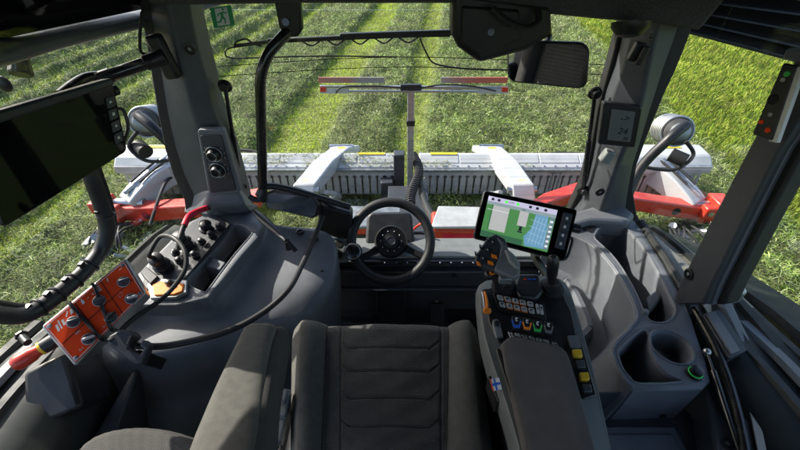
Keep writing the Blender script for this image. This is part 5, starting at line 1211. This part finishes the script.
# joystick with button head
js = thing('drive_joystick', 'grey angled joystick head with orange and black buttons on the armrest front', 'joystick', at(497, 290, z=ZA))
J = Quad([(491, 232), (510, 243), (497, 271), (473, 261)], d=.92, n=(-.18, -.45, .95))
m = MB(); m.qpoly(J, [(.05, .0), (.9, -.05), (1.05, .35), (1.0, .85), (.72, 1.05), (.2, 1.04), (-.02, .8), (-.04, .2)], -.03, 0); jh = m.build('button_head', GREY2, js, bevel=.005, bseg=3)
def PJ(px, py, h): 
    a, b = inv(J, px, py); return J.p(a, b, h)
hd = [(494, 233), (507, 240), (513, 248), (519, 252), (525, 261), (522, 274), (514, 279), (504, 275), (493, 270), (499, 258), (503, 246)]
m = MB(); T = [PJ(a, b, .002) for a, b in hd]; m.prism(T, J.n*-.035); m.build('palm_grip', mat('grip_grey', (.15, .155, .165), .45, bump=.2, bscale=900, var=.05), js, bevel=.010, bseg=4)
m = MB(); T = [PJ(a, b, .010) for a, b in ((507, 249), (514, 250), (521, 258), (524, 267), (519, 270), (511, 262))]; m.prism(T, J.n*-.02); m.build('thumb_rest', PALE, js, bevel=.006, bseg=3)
for px, py, mt in ((488, 239.5, BLACK), (493.5, 242.5, BLACK), (481, 247.5, BLACK), (488, 250.5, BLACK), (476.5, 254.5, BLACK), (483, 259, BLACK), (495.5, 256.5, ORG), (491, 263.3, ORG), (478.7, 264.3, ORG)):
    w = 3.2 if mt is ORG and px > 480 else 2.2
    q = Quad(None, pts=[PJ(px-w, py-2.6, .001), PJ(px+w-.6, py-1., .001), PJ(px+w, py+2.4, .001), PJ(px-w+.6, py+1.2, .001)])
    m = MB(); m.qpoly(q, [(0, 0), (1, 0), (1, 1), (0, 1)], -.001, .005); b_ = m.build('head_button', mt, jh, bevel=.0012)
    if mt is BLACK: m = MB(); m.qpoly(q, [(.3, .4), (.8, .4), (.5, .85)], .005, .0054); m.build('button_mark', WPL, b_)
m = MB(); a = PJ(499, 268, -.03); b = at(502, 290, z=ZA); m.cyl(b, a, .016, .02); m.build('joystick_neck', BLACK, js)
m = MB(); m.lathe(at(505, 288, z=ZA), (0, 0, 1), [(0, .034), (.006, .033), (.007, .027), (.014, .027), (.015, .021), (.022, .021), (.023, .015), (.03, .015)], seg=28); m.build('rubber_gaiter', RUB, js)
m = MB(); m.ball(at(489, 275, z=ZA+.04), .013); m.build('trackball', BLACK, js)
m = MB(); p = at(492, 273, z=ZA+.055); m.box(p, (.01, .01, .004)); m.build('orange_mark', ORG, js)
m = MB(); m.box(at(505, 279, z=ZA+.05), (.03, .018, .02)); m.build('neck_collar', ZINC, js, bevel=.003)
# small lever with gaiter
l2 = thing('crossgate_lever', 'short black lever in a rubber gaiter right of the joystick', 'lever', at(552, 290, z=ZA))
p = at(551, 289, z=ZA); m = MB(); m.lathe(p, (0, .0, 1), [(0, .030), (.006, .030), (.008, .024), (.014, .025), (.016, .019), (.022, .020), (.024, .014), (.03, .012)], seg=28); m.build('rubber_gaiter', RUB, l2)
q = at(553, 262, z=ZA+.10); m = MB(); d = (q-p).normalized(); m.lathe(p+d*.025, d, [(0, .009), (.02, .011), (.04, .013), (.075, .014), (.09, .012), (.097, .006)], seg=20); m.build('lever_grip', BLACK, l2)
m = MB(); m.prism(pxpoly([(517, 273), (540, 273), (544, 290), (538, 298), (520, 296), (514, 286)], ZA+.02), (0, 0, -.02)); o = m.build('palm_rest', BLACK, bevel=.008, bseg=3); tag(o, 'small dark palm rest between joystick and short lever', 'palm rest')
m = MB(); q = Quad([(521, 277), (537, 277), (539, 281), (522, 281)], z=ZA+.0205); 
for i, mt in enumerate((RED2, BLU, BLU)): 
    m = MB(); m.qbox(q, .1+i*.28, .3, .3+i*.28, .55, 0, .0006); m.build('rest_mark', mt, o)
# ------------------------------------------------------------------ TABLET TERMINAL
tb = thing('field_terminal', 'large touch terminal showing a green field map behind the joystick', 'terminal', at(525, 290, z=ZA))
Qt = Quad([(484, 190), (578, 209.5), (565, 261.5), (473, 238)], d=1.18, n=(-.12, -.62, .62))
m = MB(); m.qbox(Qt, 0, 0, 1, 1, -.03, 0, r=.01); th = m.build('terminal_housing', BLACK, tb, bevel=.004, bseg=3)
m = MB(); m.qbox(Qt, .01, .02, .99, .98, 0, .0012, r=.008); m.build('glass_front', GLOSS, th)
def scr(name, col): return mat(name, col, .35, var=.03, emit=col, estr=.55)
S0 = (.065, .085); S1 = (.80, .905)
def sx_(a): return S0[0]+(S1[0]-S0[0])*a
def sy_(b): return S0[1]+(S1[1]-S0[1])*b
def srect(a0, b0, a1, b1, h, mt, name='map_field'):
    m = MB(); m.qbox(Qt, sx_(a0), sy_(b0), sx_(a1), sy_(b1), .0012, h); return m.build(name, mt, sc_)
m = MB(); m.qbox(Qt, S0[0], S0[1], S1[0], S1[1], .0012, .0016); sc_ = m.build('lit_screen', scr('screen_green', (.06, .19, .06)), tb)
srect(0, .88, 1, 1, .0022, scr('screen_bar', (.45, .42, .55)), 'status_bar')
srect(0, .8, 1, .88, .0021, scr('screen_bar2', (.22, .27, .28)), 'menu_bar')
srect(.1, .2, .34, .82, .0020, scr('screen_grey', (.38, .37, .36)), 'map_strip')
srect(.49, .45, .62, .82, .0020, scr('screen_grey', 0), 'map_strip')
m = MB(); m.qpoly(Qt, [(sx_(a), sy_(b)) for a, b in ((.72, .8), (.9, .8), (.94, .05), (.66, .02), (.62, .22), (.7, .45))], .0012, .00205); m.build('map_area', scr('screen_blue', (.12, .26, .38)), sc_)
srect(0, 0, .62, .14, .0021, scr('screen_dark', (.03, .1, .05)), 'map_shade')
srect(.93, .05, .99, .8, .0022, scr('screen_side', (.12, .17, .2)), 'side_menu')
for i in range(6): srect(.94, .1+i*.115, .98, .15+i*.115, .0026, scr('screen_white', (.6, .62, .62)), 'menu_icon')
srect(.53, .33, .57, .44, .0024, scr('screen_black', (.01, .01, .02)), 'tractor_marker'); srect(.515, .29, .585, .32, .0024, scr('screen_black', 0), 'tractor_marker')
srect(.02, .68, .34, .69, .0026, scr('screen_white', 0), 'guide_line'); srect(.08, .2, .09, .82, .0026, scr('screen_dark', 0), 'guide_line')
for a, mt in ((.05, 'screen_black'), (.14, 'screen_black'), (.25, 'screen_lime'), (.42, 'screen_lime'), (.6, 'screen_black'), (.7, 'screen_black'), (.82, 'screen_black')):
    srect(a, .91, a+.04, .97, .0027, scr(mt, (.1, .7, .1)), 'status_icon')
u_ = Qt.c[1]-Qt.c[0]; v_ = Qt.c[0]-Qt.c[3]
for i in range(5):
    m = MB(); a_ = .7+i*.05; m.qpoly(Qt, [(sx_(a_), sy_(.1)), (sx_(a_+.006), sy_(.1)), (sx_(a_+.036), sy_(.75)), (sx_(a_+.03), sy_(.75))], .0021, .0024); m.build('guide_line', scr('screen_line', (.3, .42, .5)), sc_)
for i in range(4):
    m = MB(); b_ = .2+i*.15; m.qpoly(Qt, [(sx_(.66), sy_(b_)), (sx_(.66), sy_(b_+.008)), (sx_(.9), sy_(b_-.05)), (sx_(.9), sy_(b_-.058))], .0021, .00245); m.build('guide_line', scr('screen_line', 0), sc_)
text('status_digits', '12:45', Qt.p(sx_(.34), sy_(.94), .0026), u_, v_, .008, scr('screen_black', 0), sc_, .0002)
text('status_digits', '8.0', Qt.p(sx_(.54), sy_(.84), .0026), u_, v_, .008, scr('screen_black', 0), sc_, .0002)
Qn = Quad(None, pts=[Qt.p(.865, .87, .0012), Qt.p(.955, .87, .0012), Qt.p(.955, .22, .0012), Qt.p(.865, .22, .0012)])
m = MB(); m.qbox(Qn, -.05, -.03, 1.05, 1.03, 0, .002, r=.003); kp = m.build('button_bar', GREY2, th, bevel=.0008)
for i in range(4):
    m = MB(); m.qbox(Qn, .05, .76-i*.25, .95, .98-i*.25, .002, .0045, r=.002); k = m.build('side_button', GREY2, kp, bevel=.0008)
    m = MB(); m.qbox(Qn, .36, .83-i*.25, .62, .91-i*.25, .0045, .005); m.build('button_mark', WPL, k)
m = MB(); m.cyl(Qt.p(1.0, .66, -.012), Qt.p(1.085, .66, -.012), .014, .013); m.build('dial_knob', BLACK, th, bevel=.002)
m = MB(); m.tube([Qt.p(1.0, .45, -.01), Qt.p(1.03, .42, -.01), Qt.p(1.02, .1, -.01), Qt.p(.97, .02, -.01), Qt.p(.9, .0, -.01)], .004); m.build('side_bracket', BLACK, th)
m = MB(); m.tube([Qt.p(.7, .3, -.03), Qt.p(.72, .0, -.06), at(556, 288, z=ZA-.02)], .012); m.build('terminal_stem', BLACK, tb)
# ------------------------------------------------------------------ DRIVER SEAT
ds_ = thing('driver_seat', 'grey brown ribbed fabric driver seat cushion with side bolsters in front', 'seat', (-.03, .3, .3))
def lerp(a, b, t): return a+(b-a)*t
def sedges(py):
    t = (py-330)/120
    return [lerp(291, 289, t), lerp(327, 322, t), lerp(345, 345, t), lerp(437, 440, t), lerp(449, 447, t), lerp(478, 494, t)]
def zs(py): return .70-.06*(py-330)/120
def seam(px, py):
    """depth of the stitched quilting grooves"""
    d = 0
    for y0 in (350, 373, 400, 428):
        xa, xb = 350, 430
        if xa < px < xb: yy = y0
        elif px <= xa: yy = y0-(xa-px)*.9
        else: yy = y0-(px-xb)*.9
        if 341 < px < 441: d = max(d, math.exp(-((py-yy)/1.1)**2))
    for x0 in (341, 441): d = max(d, .8*math.exp(-((px-x0)/1.1)**2))
    return d
def cushion(i0, i1, name, mt, prof, n=60, rows=150, zoff=0):
    rws = []
    for r in range(-10, rows+1):
        py = 330+max(r, 0)*150/rows
        E = sedges(py); xa, xb = E[i0], E[i1]; row = []
        for k in range(n+1):
            u = k/n; px = xa+(xb-xa)*u; p = at(px, py, z=zs(py)); h = prof(u, px, py)
            if r < 3:
                q = max(0, 3-r)/13.; p = p+V((0, .05*math.sin(q*1.5), 0)); h -= .17*(1-math.cos(q*1.5))+.0
            row.append(p+V((0, 0, h+zoff)))
        rws.append(row)
    m = MB(); m.loft(rws, cap=False, closed=False); return m.build(name, mt, ds_, solid=.03, ang=80)
cushion(1, 4, 'centre_panel', FAB, lambda u, px, py: .012*math.sin(math.pi*u)-.0032*seam(px, py)+.0012*math.sin(px*.13+py*.17)*math.sin(py*.11), n=140, rows=170)
def bol(u, px, py): return .035*math.sin(math.pi*min(1, u*1.0))**.7-.05*max(0, .25-u)**1.0*2 +.002*math.sin(py*.2+px*.1)
cushion(0, 1, 'side_bolster', FABP, lambda u, px, py: .034*max(0, math.sin(math.pi*(.12+.86*u)))**.8-.09*max(0, .3-u)-.004, n=30, rows=60)
cushion(4, 5, 'side_bolster', FABP, lambda u, px, py: .034*max(0, math.sin(math.pi*(.88-.86*u+.1)))**.8-.09*max(0, u-.7)-.004, n=30, rows=60)
def stitch(fx, ys, par=ds_):
    m = MB()
    for i in range(34):
        py = 334+i*3.8; a = at(fx(py), py, z=zs(py)+.004); b = at(fx(py+2), py+2, z=zs(py+2)+.004); m.bar(a, b, .0018, .0018)
    m.build('stitching', FABP, par)
stitch(lambda py: sedges(py)[1]+1.2, 0); stitch(lambda py: sedges(py)[4]-1.2, 0)
m = MB(); m.box((-.02, .28, .52), (.50, .56, .16)); m.build('seat_pan', BLACK, ds_, bevel=.03)
m = MB(); m.box((-.02, .25, .22), (.40, .42, .42)); m.build('suspension_bellows', RUB, ds_, bevel=.02)
m = MB(); m.box((-.02, -.17, .98), (.34, .10, .55), Matrix.Rotation(.18, 3, 'X')); m.build('backrest', FAB, ds_, bevel=.045, bseg=4)
for s_ in (-1, 1):
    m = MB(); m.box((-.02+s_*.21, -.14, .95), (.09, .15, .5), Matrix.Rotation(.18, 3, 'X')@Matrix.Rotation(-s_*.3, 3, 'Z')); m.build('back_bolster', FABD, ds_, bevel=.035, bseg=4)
m = MB()
for a, b in (((276, 400), (282, 440)), ((270, 410), (276, 450))): m.tube([at(*a, z=.66), at(*b, z=.64)], .008)
m.box(at(281, 404, z=.68), (.035, .06, .02)); m.box(at(277, 424, z=.66), (.04, .08, .03)); m.build('belt_buckle', ZINC, ds_, bevel=.004)
m = MB(); m.box(at(283, 396, z=.70), (.02, .03, .012)); m.build('buckle_button', GREY, ds_, bevel=.003)
# left armrest
la = thing('left_armrest', 'long upright padded fabric armrest left of the driver seat', 'armrest', (-.28, .3, .6))
def pad(cent, wid, hei, name, mt, par, n=28, ax=(1, 0, 0)):
    rings = []; P = smooth_path([V(c) for c in cent], 5); N = len(P)
    for i, p in enumerate(P):
        t = i/(N-1); q = t*(len(wid)-1); j = min(int(q), len(wid)-2); w = lerp(wid[j], wid[j+1], q-j)/2; h = lerp(hei[j], hei[j+1], q-j)/2
        s_ = 1
        if t < .12: s_ = math.sqrt(max(0, 1-((.12-t)/.12)**2))*.75+.25
        d = (P[min(i+1, N-1)]-P[max(i-1, 0)]).normalized(); sx = d.cross(V((0, 0, 1))).normalized(); uz = sx.cross(d).normalized(); r = []
        for k in range(n):
            a = k*2*math.pi/n; ca, sa = math.cos(a), math.sin(a); e = .55
            r.append(p+sx*w*s_*math.copysign(abs(ca)**e, ca)+uz*h*s_*math.copysign(abs(sa)**e, sa))
        rings.append(r)
    m = MB(); m.loft(rings); return m.build(name, mt, par, ang=80)
P0 = at(264, 330, z=.80); P1 = at(256, 352, z=.81); P2 = at(243, 395, z=.83); P3 = at(232, 440, z=.85); P4 = P3+(P3-P2)*1.2
dn = V((.018, 0, -.045))
pad([P0, P1, P2, P3, P4], [.075, .08, .098, .112, .12], [.07, .075, .08, .085, .085], 'arm_pad', FABP, la)
pad([p+V((.028, .004, -.022)) for p in (P0, P1, P2, P3, P4)], [.06, .066, .07, .078, .08], [.075, .09, .1, .11, .11], 'shaded_pad_side', FABD, la)  # shaded right face put into the colour: darker fabric than the pad
for (px, py) in ((240, 360), (224, 393)):
    m = MB(); m.box(at(px, py, z=.852), (.014, .012, .004), Matrix.Rotation(.5, 3, 'Z')); m.build('loop_tab', BLACK, la, bevel=.001)
# passenger seat
pz = thing('passenger_seat', 'dark ribbed fabric folding passenger seat at the lower left edge', 'seat', (-.58, .25, .4))
rows = []
for j in range(30):
    row = []
    for i in range(40):
        u = i/39; v = j/29; px = 62+150*u; py = 420+6*0+v*60; 
        top_ = 421+26*(2*u-.95)**2*.8+ (8 if u > .9 else 0)
        p = at(px, top_+v*60, z=.62); h = -.12*(1-min(1, v*5))**2-.05*abs(2*u-1)**4+.0012*math.sin(u*150)
        row.append(p+V((0, .02*(1-min(1, v*5)), h)))
    rows.append(row)
m = MB(); m.loft(rows, cap=False, closed=False); m.build('seat_cushion', FAB, pz, solid=.04, ang=80)
m = MB(); m.box((-.55, .14, .45), (.26, .3, .14)); m.build('seat_pan', BLACK, pz, bevel=.02)
# ------------------------------------------------------------------ LIGHT, SKY, CAMERA
SUN_EL, SUN_AZ = math.radians(35), math.radians(63)     # azimuth: degrees to the left of straight ahead
sd = V((-math.sin(SUN_AZ)*math.cos(SUN_EL), math.cos(SUN_AZ)*math.cos(SUN_EL), math.sin(SUN_EL)))
sl = bpy.data.lights.new('sun', 'SUN'); sl.energy = 4.5; sl.angle = math.radians(.5); sl.color = (1, .95, .86)
so = bpy.data.objects.new('sun', sl); COL.objects.link(so); so.rotation_euler = (-sd).to_track_quat('-Z', 'Y').to_euler()
w = bpy.data.worlds.new('World'); S.world = w; w.use_nodes = True
nt = w.node_tree; bg = nt.nodes['Background']; sky = nt.nodes.new('ShaderNodeTexSky'); sky.sky_type = 'NISHITA'; sky.sun_disc = False
sky.sun_elevation = SUN_EL; sky.sun_rotation = math.atan2(sd.x, sd.y); sky.air_density = 1.; sky.dust_density = 2.
nt.links.new(sky.outputs[0], bg.inputs[0]); bg.inputs[1].default_value = .15
cam = bpy.data.cameras.new('camera'); co = bpy.data.objects.new('camera', cam); COL.objects.link(co)
cam.sensor_width = 36; cam.lens = 36*FP/800; cam.clip_start = .02; cam.clip_end = 2000
co.location = (0, 0, H); co.rotation_euler = (math.pi/2-PITCH, 0, 0); S.camera = co
S.view_settings.view_transform = 'Standard'; S.view_settings.look = 'None'; S.view_settings.gamma = 1; S.view_settings.exposure = 1.0
